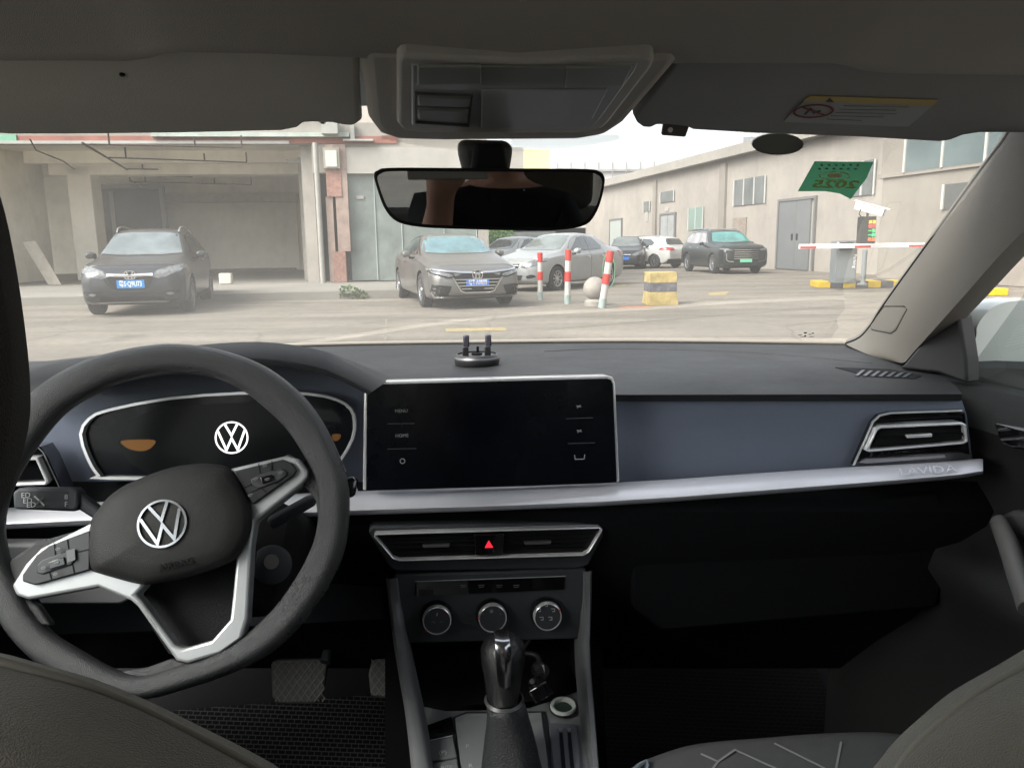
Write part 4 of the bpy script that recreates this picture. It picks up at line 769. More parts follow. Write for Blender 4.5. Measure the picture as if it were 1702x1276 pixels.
# silver trim bar, three strips with rounded section
PT = Plane((0, .93, .88), (-.10, -1, .10)); barcy = lambda x: lerpk([(-150, .955), (590, .935), (1000, .925), (1635, .855)], x)
bar = [(-150, 838, 885), (0, 836, 880), (140, 832, 873), (300, 829, 868), (590, 816, 856), (1000, 803, 841), (1330, 781, 817), (1560, 767, 798), (1625, 762, 789), (1634, 764, 787)]
prof = [(0, .045), (.06, .028), (.2, .018), (.5, .006), (.8, -.002), (.93, .002), (1, .022)]
def barrow(k, w): return cr_pts([V(x, a+(b-a)*k, barcy(x)+w) for x, a, b in bar], False, 3)
loft('silver_trim', [barrow(k, w) for k, w in prof], M_TRIM, DASH)
c1 = V(1541, 782, barcy(1541)+.004); c2 = V(1600, 778.5, barcy(1600)+.004); u = (c2-c1).normalized(); text('raised_lettering', 'LAVIDA', .0135, c1, u, Vector((0, .75, 1)), M_TRIM, DASH, th=.0015, sx=1.55)
# ---- instrument hood
lipk = [(40, 690), (84, 650), (140, 628), (200, 614), (300, 604), (430, 606), (510, 616), (560, 630), (612, 656)]
topk = [(-10, 650), (50, 618), (120, 600), (190, 589), (300, 576), (430, 568), (528, 581), (570, 600), (640, 636)]
lip = cr_pts([V(x, y, .87) for x, y in lipk], False, 4); topr = cr_pts([V(x, y, .93) for x, y in topk], False, 4)
bkk = [V(x, y, 1.12) for x, y in [(-20, 640), (40, 622), (110, 606), (190, 598), (300, 590), (430, 588), (528, 590), (580, 602), (660, 628)]]; bkr = cr_pts(bkk, False, 4)
lipo = [a.lerp(b, .25)+Vector((0, -.012, .002)) for a, b in zip(lip, topr)]
tun = [p+Vector((0, .12, -.0)) for p in lip]
loft('instrument_hood', [tun, lip, lipo, topr, [a.lerp(b, .5)+Vector((0, 0, .004)) for a, b in zip(topr, bkr)], bkr], M_DASH, DASH)
# ---- cluster
PCz = Plane((0, .975, .9), (0, -1, .16)); cl = [(131, 722), (146, 694), (180, 679), (280, 660), (400, 651), (510, 652), (560, 662), (584, 678), (591, 700), (588, 730), (566, 768), (540, 796), (180, 797), (160, 790), (143, 762)]
CL = slab('instrument_cluster', cl, PCz, 0, .02, M_SCR, CAR, k=0); frame('silver_surround', cl, PCz, .010, .014, .0036, M_SILV2, CL, k=2, bevel=.0008)
slab('display', [(196, 735), (212, 700), (262, 676), (420, 668), (500, 676), (520, 700), (516, 760), (480, 786), (250, 790), (215, 770)], PCz, .001, .004, mat('display black', (.008, .009, .010), .22, spec=.25), CL)
M_GLOWW = mat('lit emblem', (.2, .2, .2), emit=(1, .98, .95), es=.62); emblem_vw('lit_emblem', PCz.px(385, 727, .002), PCz.u, PCz.v, .0205, .0006, M_GLOWW, CL)
slab('orange_glow', [(203, 732), (255, 731), (253, 742), (240, 749), (222, 748), (208, 742)], PCz, .0015, .002, mat('orange lit', (.05, .02, 0), emit=(1, .42, .08), es=.04), CL, k=4)
slab('orange_glow', [(552, 722), (566, 722), (563, 731), (554, 732)], PCz, .0015, .002, mat('orange lit2', (.05, .02, 0), emit=(1, .42, .08), es=.02), CL, k=3)
# ---- touchscreen
PS = Plane((0, .945, .9), (0, -1, .10)); sc = [(603, 815), (605, 648), (607, 639), (614, 634), (1010, 624), (1019, 627), (1023, 637), (1030, 801)]
TS = slab('touchscreen', sc, PS, .012, .03, M_SILV2, CAR, bevel=.002)
si = [(608.5, 815), (610, 649), (612, 643), (617, 639), (1009, 629), (1015, 631), (1018.5, 638), (1025, 801)]
slab('screen_glass', si, PS, .0135, .004, M_SCR, TS)
for s, x, y in (('MENU', 667, 683), ('HOME', 668, 724)): text('screen_text', s, .0058, PS.px(x, y, .014), PS.u, PS.v, M_INK, TS, th=.0003)
def stroke(name, pts, pl, off, w, m, par, closed=False, th=.0004):
    P = [pl.px(x, y, off) for x, y in pts]; o = P[0]; q = [((p-o).dot(pl.u), (p-o).dot(pl.v)) for p in P]
    if closed: q = q+[q[0]]
    r = ribbon(q, w); bm = bmesh.new(); prism(bm, [o+pl.u*a+pl.v*b+pl.n*th for a, b in r], [o+pl.u*a+pl.v*b for a, b in r]); return obj(name, bm, m, par, sm=0)
for a, b in (((644, 704), (689, 703.5)), ((644, 746), (692, 745)), ((941, 695.5), (985, 694)), ((944, 737), (989, 735.5))): stroke('divider_line', [a, b], PS, .0138, .0006, M_INKD, TS)
stroke('power_icon', [(669+4*cos(a), 766+4*sin(a)) for a in [2*pi*i/12 for i in range(12)]], PS, .0138, .0009, M_INK, TS, True)
stroke('window_icon', [(955, 756), (956, 763), (971, 762.5), (972, 755)], PS, .0138, .0010, M_INK, TS)
for x, y in ((962, 675), (963, 716)): stroke('volume_icon', [(x-4, y-1), (x, y), (x+4, y+1)], PS, .0138, .0010, M_INK, TS); stroke('volume_icon', [(x-3, y+3), (x+3, y-2.5)], PS, .0140, .0008, M_INK, TS)
# ---- air vents on the dash
PV = Plane(PF.p+PF.n*.012, PF.n)
v1 = slab('side_vent', [(1419, 773), (1436, 734), (1450, 702), (1462, 690), (1480, 685), (1594, 680), (1603, 683), (1613, 766)], PV, 0, .02, M_PIANO, DASH)
stroke('vent_edge', [(1418, 773), (1436, 734), (1450, 701), (1462, 690), (1480, 686), (1598, 682)], PV, .001, .0022, M_SILV2, DASH, th=.002)
slab('vent_opening', [(1448, 744), (1464, 712), (1598, 704), (1606, 736)], PV, .002, .004, mat('deep black', (.002, .002, .002), .9), DASH)
frame('vent_ring', [(1439, 749), (1456, 712), (1464, 708), (1599, 702), (1607, 706), (1610, 734), (1602, 738), (1446, 751)], PV, .012, .014, .0031, M_SILV2, DASH, bevel=.0012)
slab('vent_vane', [(1456, 727), (1600, 719), (1602, 724), (1456, 731)], PV, .008, .01, M_LOW, DASH); slab('vent_tab', [(1508, 723), (1550, 720.5), (1550, 726), (1508, 728)], PV, .013, .008, M_SILV2, DASH, bevel=.001)
for yy in (696, 713, 738, 754): slab('vent_vane', [(1462, yy+2), (1598, yy-5), (1598, yy-3), (1462, yy+4)], PV, .004, .004, M_LOW, DASH)
slab('vent_gloss_strip', [(1428, 768), (1440, 762), (1570, 756), (1572, 760), (1440, 770)], PV, .005, .006, mat('gloss grey', (.35, .34, .36), .15, .6), DASH)
PL_ = Plane((0, .95, .9), (0, -1, .08))
slab('side_vent', [(-60, 742), (68, 742), (80, 760), (104, 815), (-60, 835)], PL_, 0, .03, M_PIANO, DASH); frame('vent_ring', [(-60, 765), (62, 760), (80, 800), (76, 806), (-60, 812)], PL_, .01, .014, .0032, M_SILV2, DASH, bevel=.001)
stroke('vent_edge', [(58, 738), (72, 752), (100, 812)], PL_, .002, .0016, M_INKD, DASH)
PN = Plane((0, .955, .8), (0, -1, -.06))
slab('centre_vent', [(612, 884), (618, 874), (1000, 868), (1012, 874), (978, 940), (960, 946), (660, 950), (648, 944)], PN, 0, .03, M_DASHL, DASH, bevel=.003)
CV = slab('vent_opening', [(625, 890), (998, 879), (972, 922), (656, 930)], PN, .002, .004, mat('deep black', (.002, .002, .002), .9), DASH)
frame('vent_ring', [(621, 892), (624, 887), (996, 876), (1002, 880), (1000, 886), (980, 918), (970, 924), (664, 933), (652, 929)], PN, .010, .012, .0021, M_SILV2, DASH, bevel=.001)
for a in (896, 903, 911, 919): slab('vent_vane', [(636+(a-890)*.6, a), (988-(a-890)*.6, a-10), (988-(a-890)*.6, a-8.4), (636+(a-890)*.6, a+1.6)], PN, .005, .006, M_LOW, DASH)
for x, y in ((725, 907), (894, 902)): slab('vent_tab', [(x-23, y-.5), (x+23, y-2), (x+21, y+2.2), (x-21, y+3.4)], PN, .012, .006, mat('tab silver', (.3, .3, .31), .3, .8), DASH, bevel=.0008)
slab('hazard_button', [(788, 888), (838, 887), (836, 922), (790, 923)], PN, .009, .01, M_PIANO, DASH, bevel=.001)
frame('hazard_triangle', [(806, 910), (812.5, 898), (819.5, 909.6)], PN, .0098, .001, .0012, mat('hazard red', (.7, .02, .03), .4, emit=(1, .02, .04), es=.45), DASH); slab('hazard_triangle', [(809.4, 908), (812.5, 902), (816, 907.8)], PN, .0098, .001, mat('hazard red', (.7, .02, .03), .4), DASH)
# defroster grille at the right end of the top
bmd = bmesh.new(); bmd.from_mesh(DASH.data); DBV = BVHTree.FromBMesh(bmd); bmd.free()
def ondash(x, y, off):
    h = DBV.ray_cast(CAM, cray(x, y)); return (h[0] if h[0] is not None else HZ(x, y, Zd))+Vector((0, 0, off))
def dpatch(name, pts, off, th, m):
    P = [ondash(x, y, off) for x, y in pts]; bm = bmesh.new(); prism(bm, P, [p-Vector((0, 0, th)) for p in P]); obj(name, bm, m, DASH, sm=0)
cg = [ondash(x, y, -.0004) for x, y in ((905, 584), (1000, 580), (1100, 581), (1200, 584), (1300, 590), (1390, 598), (1450, 604))]
tube('dash_crease', cr_pts(cg, False, 5), .0014, M_DASH, DASH, 6)
for x, y in ((1328, 556), (1334, 554), (1341, 556), (1347, 554), (1352, 558)): pass
PG = Plane((0, 0, Zd+.0075), (0, 0, 1), (0, 1, 0))
dpatch('defroster_grille', [(1388, 611), (1480, 614), (1532, 625), (1520, 630), (1440, 626), (1414, 618)], .0008, .004, M_RUB)
for i in range(7): x = 1432+i*13; dpatch('grille_bar', [(x, 617+i*.8), (x+6, 617+i*.8), (x-5, 626+i*.45), (x-11, 625.6+i*.45)], .0020, .003, mat('grille bar', (.07, .078, .09), .4))
# ---- climate panel, cubby, console
PC = Plane(V(815, 950, .955), (0, -1, .12))
CON = slab('centre_console', [(655, 955), (975, 945), (966, 1062), (672, 1070)], PC, 0, .02, M_DASHL, CAR, bevel=.003)
slab('switch_panel', [(691, 967), (939, 958), (938, 979), (692, 990)], PC, .0025, .003, M_PIANO, CON); stroke('silver_line', [(690, 966), (940, 957)], PC, .003, .0009, M_INK, CON)
for x in (770, 800, 830, 858): stroke('switch_icon', [(x-5, 972.4), (x+5, 972)], PC, .0032, .0010, M_INKD, CON); stroke('switch_icon', [(x-4, 975.5), (x+4, 975)], PC, .0032, .0008, M_INKD, CON)
slab('switch_panel', [(695, 980), (720, 979), (720, 988), (696, 989)], PC, .0036, .001, mat('switch dark', (.02, .02, .022), .5), CON)
for i, (x, y) in enumerate(((726, 1023), (817, 1019.5), (907, 1017))):
    c = PC.px(x, y, 0); r0 = .0205
    kb = lathe('climate_knob', [(r0*1.06, 0), (r0*1.06, .006), (r0*.96, .010), (r0*.90, .012)], c, PC.n, M_PIANO, CON); lathe('chrome_ring', [(r0*.93, .010), (r0*.90, .0185), (r0*.84, .0195), (r0*.82, .017)], c, PC.n, M_SILV2, kb)
    lathe('knob_face', [(r0*.83, .0175), (0, .0175)], c, PC.n, M_DASHL, kb); f = lambda a, r: (x+24*r*cos(a), y+24*r*sin(a))
    a0 = (2.5, pi+.1, -.5)[i]; cc = c+PC.n*.0195+(PC.u*cos(-a0)+PC.v*sin(-a0))*r0*.87; lathe('pointer', [(0, .0003), (.0013, .0003), (.0013, -.001)], cc, PC.n, mat('pointer red', (.7, .05, .04), .4), kb, 8)
    if i == 0:
        for k, (col, s, e) in enumerate((((.02, .09, .09), pi*1.0, pi*1.42), ((.13, .015, .04), pi*1.58, pi*2.0))): stroke('dial_print', [f(s+(e-s)*j/8, .62) for j in range(9)], PC, .0180, .0022, mat('print %d' % k, col, .5), kb)
        stroke('dial_print', [f(-.1+pi/2*0, 0), (x+1, y-5)], PC, .0180, .0014, M_INK, kb); stroke('dial_print', [(x-9, y+11), (x-5, y+9), (x-3, y+13)], PC, .018, .001, M_INKD, kb); stroke('dial_print', [(x+5, y+11), (x+10, y+9)], PC, .018, .001, M_INKD, kb)
    elif i == 1:
        for j in range(7): text('dial_print', '0123456'[j] if j else 'O', .005, PC.px(*f(pi+pi*j/6, .62), .018), PC.u, PC.v, M_INKD, kb, th=.0002)
        text('dial_print', '*', .012, PC.px(x, y-1, .018), PC.u, PC.v, M_INK, kb, th=.0002)
    else:
        for j in range(5): a = -pi/2+2*pi*j/5; q = f(a, .52); stroke('dial_print', [(q[0]-3, q[1]-2), (q[0]+3, q[1]-2), (q[0]+3, q[1]+2.5), (q[0]-1, q[1]+2.5)], PC, .018, .0009, M_INK, kb)
# cubby: recess box behind the lever
cz = .615
def conz(px, py): return HZ(px, py, cz)
CTOP = Plane((0, .85, cz), (0, -.10, 1), (0, 1, 0))
bm = bmesh.new(); tl, tr_ = PC.px(672, 1066, -.005), PC.px(968, 1058, -.005); bl, br = CTOP.px(690, 1176), CTOP.px(972, 1160)
back = [Vector((tl.x, 1.07, tl.z)), Vector((tr_.x, 1.07, tr_.z)), Vector((br.x, 1.07, cz-.02)), Vector((bl.x, 1.07, cz-.02))]; fr4 = [tl, tr_, br, bl]
A = [bm.verts.new(p) for p in fr4]; B = [bm.verts.new(p) for p in back]; bm.faces.new(B)
for i in range(4): bm.faces.new((A[i], A[(i+1) % 4], B[(i+1) % 4], B[i]))
obj('cubby', bm, M_RUB, CON)
slab('console_top', [(686, 1168), (705, 1174), (740, 1181), (812, 1180), (880, 1176), (930, 1160), (966, 1146), (1000, 1400), (690, 1420)], CTOP, 0, .03, mat('console plastic', (.16, .165, .17), .5, bump=.3, bscale=900), CON)
slab('console_side', [(640, 1080), (1000, 1080), (1020, 1500), (640, 1500)], Plane((0, 1.0, .4), (0, -1, 0)), 0, .05, M_RUB, CON)
def strip(name, L_, R_, cys, m):
    a = [V(x, y, c) for (x, y), c in zip(L_, cys)]; b = [V(x, y, c) for (x, y), c in zip(R_, cys)]
    a, b = cr_pts(a, False, 5), cr_pts(b, False, 5); rowsx = [[p+Vector((0, .05, -.01)) for p in a], a, [p.lerp(q, .25)+Vector((0, -.008, .002)) for p, q in zip(a, b)], [p.lerp(q, .75)+Vector((0, -.008, .002)) for p, q in zip(a, b)], b, [p+Vector((0, .05, -.01)) for p in b]]
    loft(name, rowsx, m, CON)
M_STRIP = mat('console strip', (.14, .144, .15), .42, bump=.2, bscale=900)
strip('console_rail', [(641, 960), (648, 1020), (654, 1068), (664, 1130), (674, 1190), (686, 1300)], [(665, 958), (671, 1020), (677, 1068), (689, 1130), (702, 1190), (722, 1300)], [.96, .95, .92, .87, .83, .76], M_STRIP)
strip('console_rail', [(964, 948), (965, 1010), (966, 1068), (969, 1130), (974, 1190), (982, 1300)], [(984, 947), (983, 1010), (981, 1068), (984, 1130), (989, 1190), (998, 1300)], [.96, .95, .92, .87, .83, .76], M_STRIP)
# panels on the console top
slab('shifter_surround', [(706, 1220), (752, 1190), (775, 1181), (905, 1180), (912, 1200), (925, 1400), (722, 1400)], CTOP, .003, .004, mat('surround edge', (.02, .02, .022), .3, coat=.5), CON, bevel=.0015)
slab('shifter_panel', [(756, 1192), (776, 1184), (900, 1183), (910, 1260), (917, 1400), (782, 1400)], CTOP, .005, .003, mat('console plastic2', (.18, .185, .19), .5, bump=.3, bscale=900), CON, bevel=.001)
slab('switch_recess', [(706, 1206), (750, 1190), (756, 1218), (709, 1230)], CTOP, .0045, .002, M_PIANO, CON)
slab('brake_switch', [(711, 1232), (753, 1223), (760, 1256), (718, 1264)], CTOP, .0085, .006, M_STRIP, CON, bevel=.0015); slab('brake_switch', [(719, 1267), (760, 1259), (768, 1310), (728, 1316)], CTOP, .0085, .006, M_STRIP, CON, bevel=.0015)
stroke('switch_edge', [(711, 1231), (752, 1222)], CTOP, .0092, .0012, M_SILV2, CON)
q = CTOP.px(736, 1250, .0087); text('switch_print', '(P)', .0085, q, CTOP.u, CTOP.v, M_INK, CON, th=.0003); text('switch_print', 'AUTO', .005, CTOP.px(742, 1274, .0087), CTOP.u, CTOP.v, M_INK, CON, th=.0003)
text('gear_print', 'P', .0085, CTOP.px(777, 1240, .0054), CTOP.u, CTOP.v, M_INK, CON, th=.0003); text('gear_print', 'R', .0085, CTOP.px(782, 1272, .0054), CTOP.u, CTOP.v, M_INK, CON, th=.0003)
c = CTOP.px(936, 1178, .002); lathe('socket_ring', [(.0150, 0), (.0168, .004), (.0155, .007), (.0125, .006), (.0115, -.01)], c, CTOP.n, mat('white ring', (.55, .57, .55), .35), CON); lathe('socket_cap', [(.0118, .001), (.010, .003), (0, .002)], c, CTOP.n, mat('green grey cap', (.02, .035, .028), .4), CON); lathe('socket_well', [(.0178, .001), (.0178, .003), (.016, .003)], c, CTOP.n, M_PIANO, CON)
slab('card_slots', [(912, 1202), (918, 1199), (953, 1201), (961, 1208), (975, 1400), (930, 1400)], CTOP, .005, .004, mat('slot panel', (.12, .12, .14), .4), CON, bevel=.002)
for x in (930, 944): slab('slot', [(x-.5, 1216), (x+5, 1216), (x+22, 1400), (x+13, 1400)], CTOP, .0062, .001, M_RUB, CON); slab('slot_clip', [(x-2, 1209), (x+5, 1209), (x+4, 1215), (x, 1215)], CTOP, .0075, .002, mat('clip metal', (.3, .3, .3), .4, .5), CON)
# ---- gear lever
gb = CTOP.px(852, 1262, 0); gk = V(835, 1052, .80)
def P_(x, y, cy): return V(x, y, cy)
LEV = [(836, 1053, .010), (836, 1060, .0205), (836, 1078, .0250), (836, 1098, .0245), (836, 1120, .0215), (836, 1150, .0185), (837, 1170, .0175)]
cys = [.79, .79, .785, .78, .775, .77, .765]
GL = tube('gear_lever', [P_(x, y, c) for (x, y, r), c in zip(LEV, cys)], [(r, r*1.15) for x, y, r in LEV], mat('lever leather', (.012, .012, .013), .25, bump=.5, bscale=900, coat=.2), CAR, 24, ref=(0, 1, 0))
si_l = [(824, 1050), (823, 1064), (825, 1095), (828, 1140)]; si_r = [(845, 1050), (847, 1064), (850, 1095), (849, 1140)]; rr_ = [.745, .738, .738, .742]
A_ = cr_pts([V(x, y, c) for (x, y), c in zip(si_l, [.770, .750, .7425, .7455])], False, 4); B_ = cr_pts([V(x, y, c) for (x, y), c in zip(si_r, [.770, .750, .7425, .7455])], False, 4)
loft('silver_insert', [[p+Vector((0, .02, 0)) for p in A_], A_, [p.lerp(q, .5)+Vector((0, -.0045, 0)) for p, q in zip(A_, B_)], B_, [p+Vector((0, .02, 0)) for p in B_]], mat('lever chrome', (.55, .55, .58), .22, 1), GL)
bt = [(838, 1166, .017, .765), (840, 1172, .0215, .765), (842, 1185, .0225, .765), (845, 1205, .0245, .765), (849, 1235, .029, .765), (853, 1275, .034, .765), (857, 1330, .040, .765)]
pth = [V(x, y, c) for x, y, r, c in bt]; bm = bmesh.new(); rg = []
for i, (p, (x, y, r, c)) in enumerate(zip(pth, bt)):
    rg.append([bm.verts.new(p+Vector((cos(2*pi*j/32)*r*(1+.10*i/6*cos(5*2*pi*j/32+i*.6)+.02*sin(i*2.3)), sin(2*pi*j/32)*r*1.1*(1+.09*i/6*sin(4*2*pi*j/32)), (.004*sin(3*2*pi*j/32+i))))) for j in range(32)])
for A, B in zip(rg, rg[1:]):
    for j in range(32): bm.faces.new((A[j], A[(j+1) % 32], B[(j+1) % 32], B[j]))
o = obj('gaiter', bm, mat('gaiter leather', (.022, .023, .025), .48, bump=.7, bscale=500), GL, sm=180); q = o.modifiers.new('s', 'SUBSURF'); q.levels = q.render_levels = 1
lathe('gaiter_ring', [(.0195, 0), (.022, .003), (.0195, .006)], pth[0], (0, -.1, 1), mat('gaiter collar', (.045, .046, .048), .4), GL)
# charger cable and ball clutter in the cubby: plug with cord
t = thing('charger_plug', 'black charger plug with a short cord lying in the cubby right of the gear lever', 'charger', (0, 0, 0), PSI)
c = V(897, 1143, .88); bm = bmesh.new(); box(bm, (-.013, -.011, -.010), (.013, .011, .010)); bmesh.ops.rotate(bm, cent=(0, 0, 0), matrix=Matrix.Rotation(-.5, 3, 'Y'), verts=bm.verts); bmesh.ops.translate(bm, vec=c, verts=bm.verts); obj('plug', bm, M_PIANO, t, bevel=.002)
tube('cord', cr_pts([c+Vector((-.01, 0, .01)), V(900, 1118, .92), V(893, 1090, .95), V(868, 1082, .96), V(880, 1062, .97)], False, 5), .0035, mat('cord black', (.03, .03, .03), .4), t)
lathe('end_cap', [(0, -.012), (.009, -.009), (.012, 0), (.009, .009), (0, .012)], V(898, 1112, .90), (.3, -1, .2), mat('shiny black', (.02, .02, .02), .08, coat=1), t, 16)
# ---- steering wheel
rk = radians(24); PW = Plane(V(285, 868, .755), (0, -cos(rk), sin(rk)))
pairs = [((291,573),(300,620)),((364,582),(352,626)),((437,607),(400,647)),((492,647),(440,676)),((528,687),(478,715)),((561,749),(510,765)),((579,808),(531,825)),((577,887),(524,898)),((559,942),(502,952)),((529,992),(474,995)),((494,1035),(440,1037)),((445,1085),(400,1062)),((378,1118),(350,1090)),((315,1141),(290,1109)),((252,1158),(238,1124)),((180,1156),(190,1112)),((110,1128),(126,1076)),((46,1086),(84,1048)),((0,1030),(48,1000)),((-30,960),(16,930)),((-42,880),(5,870)),((-32,800),(20,812)),((-5,730),(52,757)),((30,678),(84,713)),((70,642),(120,675)),((120,612),(165,650)),((175,591),(200,635)),((233,578),(250,624))]
cp, rd = [], []
for a, b in pairs:
    A, B = PW.px(*a), PW.px(*b); cp.append((A+B)/2); rd.append((A-B).length/2)
cp2 = cr_pts(cp, True, 4); n_ = len(rd); rd2 = [rd[i]+(rd[(i+1) % n_]-rd[i])*k/4 for i in range(n_) for k in range(4)]; rd2 = [(rd2[i-2]+rd2[i-1]+rd2[i]+rd2[(i+1) % len(rd2)]+rd2[(i+2) % len(rd2)])/5 for i in range(len(rd2))]
SW = tube('steering_wheel', cp2, [(r*1.0, .0165) for r in rd2], M_WHL, CAR, 20, True, ref=PW.n)
# thumb webs joining rim and spokes
slab('spoke_web', [(478, 640), (500, 690), (496, 735), (478, 752), (520, 780), (545, 800), (560, 880), (532, 890), (524, 830), (500, 800), (470, 760)][3:], PW, .004, .016, M_WHL, SW, bevel=.004, seg=3)
slab('spoke_web', [(14, 930), (60, 900), (130, 880), (60, 940), (30, 985), (60, 1006), (84, 1040), (30, 1040), (10, 980)], PW, .004, .016, M_WHL, SW, bevel=.004, seg=3)
slab('spoke_web', [(185, 1118), (240, 1110), (285, 1094), (310, 1104), (350, 1092), (405, 1055), (440, 1040), (440, 1066), (380, 1105), (300, 1132), (220, 1145)], PW, .002, .014, M_WHL, SW, bevel=.004, seg=3)
slab('spoke_back', [(150, 900), (400, 840), (425, 905), (405, 1055), (360, 1088), (310, 1098), (280, 1085), (225, 1000)], PW, -.022, .01, M_RUB, SW)
# silver spoke bezels
arm = [(380, 779), (476, 756.5), (497, 762), (511, 780), (511, 792), (500, 806), (424, 866), (418, 905), (411, 1030), (403, 1058), (362, 1087), (311, 1102), (292, 1097), (228, 1007), (216, 997), (162, 975), (46, 996), (26, 989), (19, 973), (42, 937), (67, 911), (156, 866), (200, 840), (380, 800)]
inn = [(395, 900), (391, 942), (387, 985), (382, 1030), (352, 1064), (303, 1078), (289, 1071), (233, 996), (224, 988), (236, 976), (246, 960), (250, 890), (300, 860)]
def holed(name, outer, inner, pl, off, th, m, par, bevel):
    o1 = [pl.px(x, y, off) for x, y in outer]; i1 = [pl.px(x, y, off) for x, y in inner]; tr = tessellate_polygon([[Vector(((p-pl.p).dot(pl.u), (p-pl.p).dot(pl.v), 0)) for p in o1], [Vector(((p-pl.p).dot(pl.u), (p-pl.p).dot(pl.v), 0)) for p in i1]])
    al = o1+i1; bm = bmesh.new(); T = [bm.verts.new(p) for p in al]; Bt = [bm.verts.new(p-pl.n*th) for p in al]
    for a in tr: bm.faces.new([T[i] for i in a]); bm.faces.new([Bt[i] for i in a[::-1]])
    n1 = len(o1)
    for R0, N in ((0, n1), (n1, len(i1))):
        for i in range(N): a, b = R0+i, R0+(i+1) % N; bm.faces.new((T[a], T[b], Bt[b], Bt[a]))
    bmesh.ops.dissolve_limit(bm, angle_limit=.01, verts=bm.verts, edges=bm.edges)
    return obj(name, bm, m, par, bevel=bevel, seg=3)
holed('silver_spoke', arm, inn, PW, .012, .022, M_SILV, SW, .0028)
hub = [(151, 866), (166, 843), (181, 825), (212, 804), (269, 781), (310, 772), (340, 770), (371, 773), (387, 782), (402, 806), (417, 838), (420, 862), (415, 892), (396, 925), (372, 939), (344, 950), (300, 962), (252, 971), (227, 970), (196, 962), (165, 953), (150, 945), (146, 910)]
hb = cr_pts([(x, y, 0) for x, y in hub], True, 3); cxh, cyh = 285, 868; bm = bmesh.new(); rows_ = []
for k, off in ((1.0, -.004), (1.0, .010), (.985, .017), (.95, .0225), (.86, .0275), (.65, .0315), (.35, .0335), (.12, .034)):
    rows_.append([bm.verts.new(PW.px(cxh+(p.x-cxh)*k, cyh+(p.y-cyh)*k, off)) for p in hb])
for A, B in zip(rows_, rows_[1:]):
    for j in range(len(hb)): bm.faces.new((A[j], A[(j+1) % len(hb)], B[(j+1) % len(hb)], B[j]))
bm.faces.new(rows_[-1]); HUB = obj('airbag_cover', bm, M_HUB, SW, sm=50)
u8 = radians(14); ec = PW.px(271, 870, .0325); bm = bmesh.new(); lathe_bm(bm, [(.0, .0010), (.0205, .0010), (.0215, -.004)], ec, PW.n, 40); obj('emblem_disc', bm, M_HUB, SW)
emblem_vw('emblem', ec+PW.n*.0011, PW.u, PW.v, .0225, .0022, M_CHROME, SW, rot=u8)
bmh = bmesh.new(); bmh.from_mesh(HUB.data); HBV = BVHTree.FromBMesh(bmh); bmh.free(); ha = [HBV.ray_cast(CAM, cray(x, y))[0] for x, y in ((276, 940), (312, 931), (294, 925), (294, 944))]; hu = (ha[1]-ha[0]).normalized(); hv = (ha[2]-ha[3]); hv = (hv-hu*hv.dot(hu)).normalized()
text('airbag_text', 'AIRBAG', .0088, HBV.ray_cast(CAM, cray(292, 937))[0]+hu.cross(hv)*.0008, hu, hv, mat('embossed', (.006, .006, .006), .5), SW, th=.0006, sx=1.05)
# button pads
def pad(pts, btn, name='button_pad'):
    p = slab(name, pts, PW, .0165, .008, mat('pad black', (.020, .021, .023), .35), SW, bevel=.0012)
pad([(387, 783), (470, 763), (484, 769), (493, 780), (488, 790), (420, 838), (414, 830)], 0); pad([(150, 881), (149, 947), (70, 969), (58, 972), (37, 966), (37, 955), (60, 922), (80, 907)], 0)
bpd = mat('button face', (.032, .033, .036), .4)
slab('button_cluster', [(416, 797), (430, 788), (468, 778), (476, 782), (476, 790), (462, 800), (430, 812), (420, 808)], PW, .0185, .003, bpd, SW, bevel=.001); slab('button', [(432, 793), (452, 788), (455, 797), (436, 804)], PW, .0205, .002, M_PIANO, SW, bevel=.0006)
slab('button_cluster', [(62, 938), (70, 930), (118, 912), (126, 914), (126, 930), (118, 938), (70, 954), (60, 952)], PW, .0185, .003, bpd, SW, bevel=.001); slab('button', [(80, 934), (106, 925), (108, 938), (82, 946)], PW, .0205, .002, M_PIANO, SW, bevel=.0006); slab('button', [(110, 915), (124, 911), (125, 930), (112, 935)], PW, .0195, .001, mat('button light', (.10, .10, .105), .4), SW)
for P2 in ([(396, 815), (420, 804)], [(402, 826), (430, 812)], [(452, 766), (452, 782)], [(430, 770), (432, 786)], [(455, 803), (470, 802)], [(436, 812), (444, 820)], [(112, 896), (114, 912)], [(90, 902), (92, 922)], [(120, 936), (124, 954)], [(82, 950), (86, 963)], [(126, 918), (149, 912)]): stroke('button_seam', P2, PW, .0168, .0008, M_RUB, SW)
for x, y in ((440, 773), (425, 795), (466, 785), (444, 796), (416, 822), (96, 912), (72, 943), (94, 935), (92, 953)): stroke('button_icon', [(x-4, y+1), (x, y-1.5), (x+4, y-1)], PW, .0213, .0009, M_INKD, SW); stroke('button_icon', [(x-3, y+2.5), (x+3, y+1)], PW, .0213, .0007, M_INKD, SW)
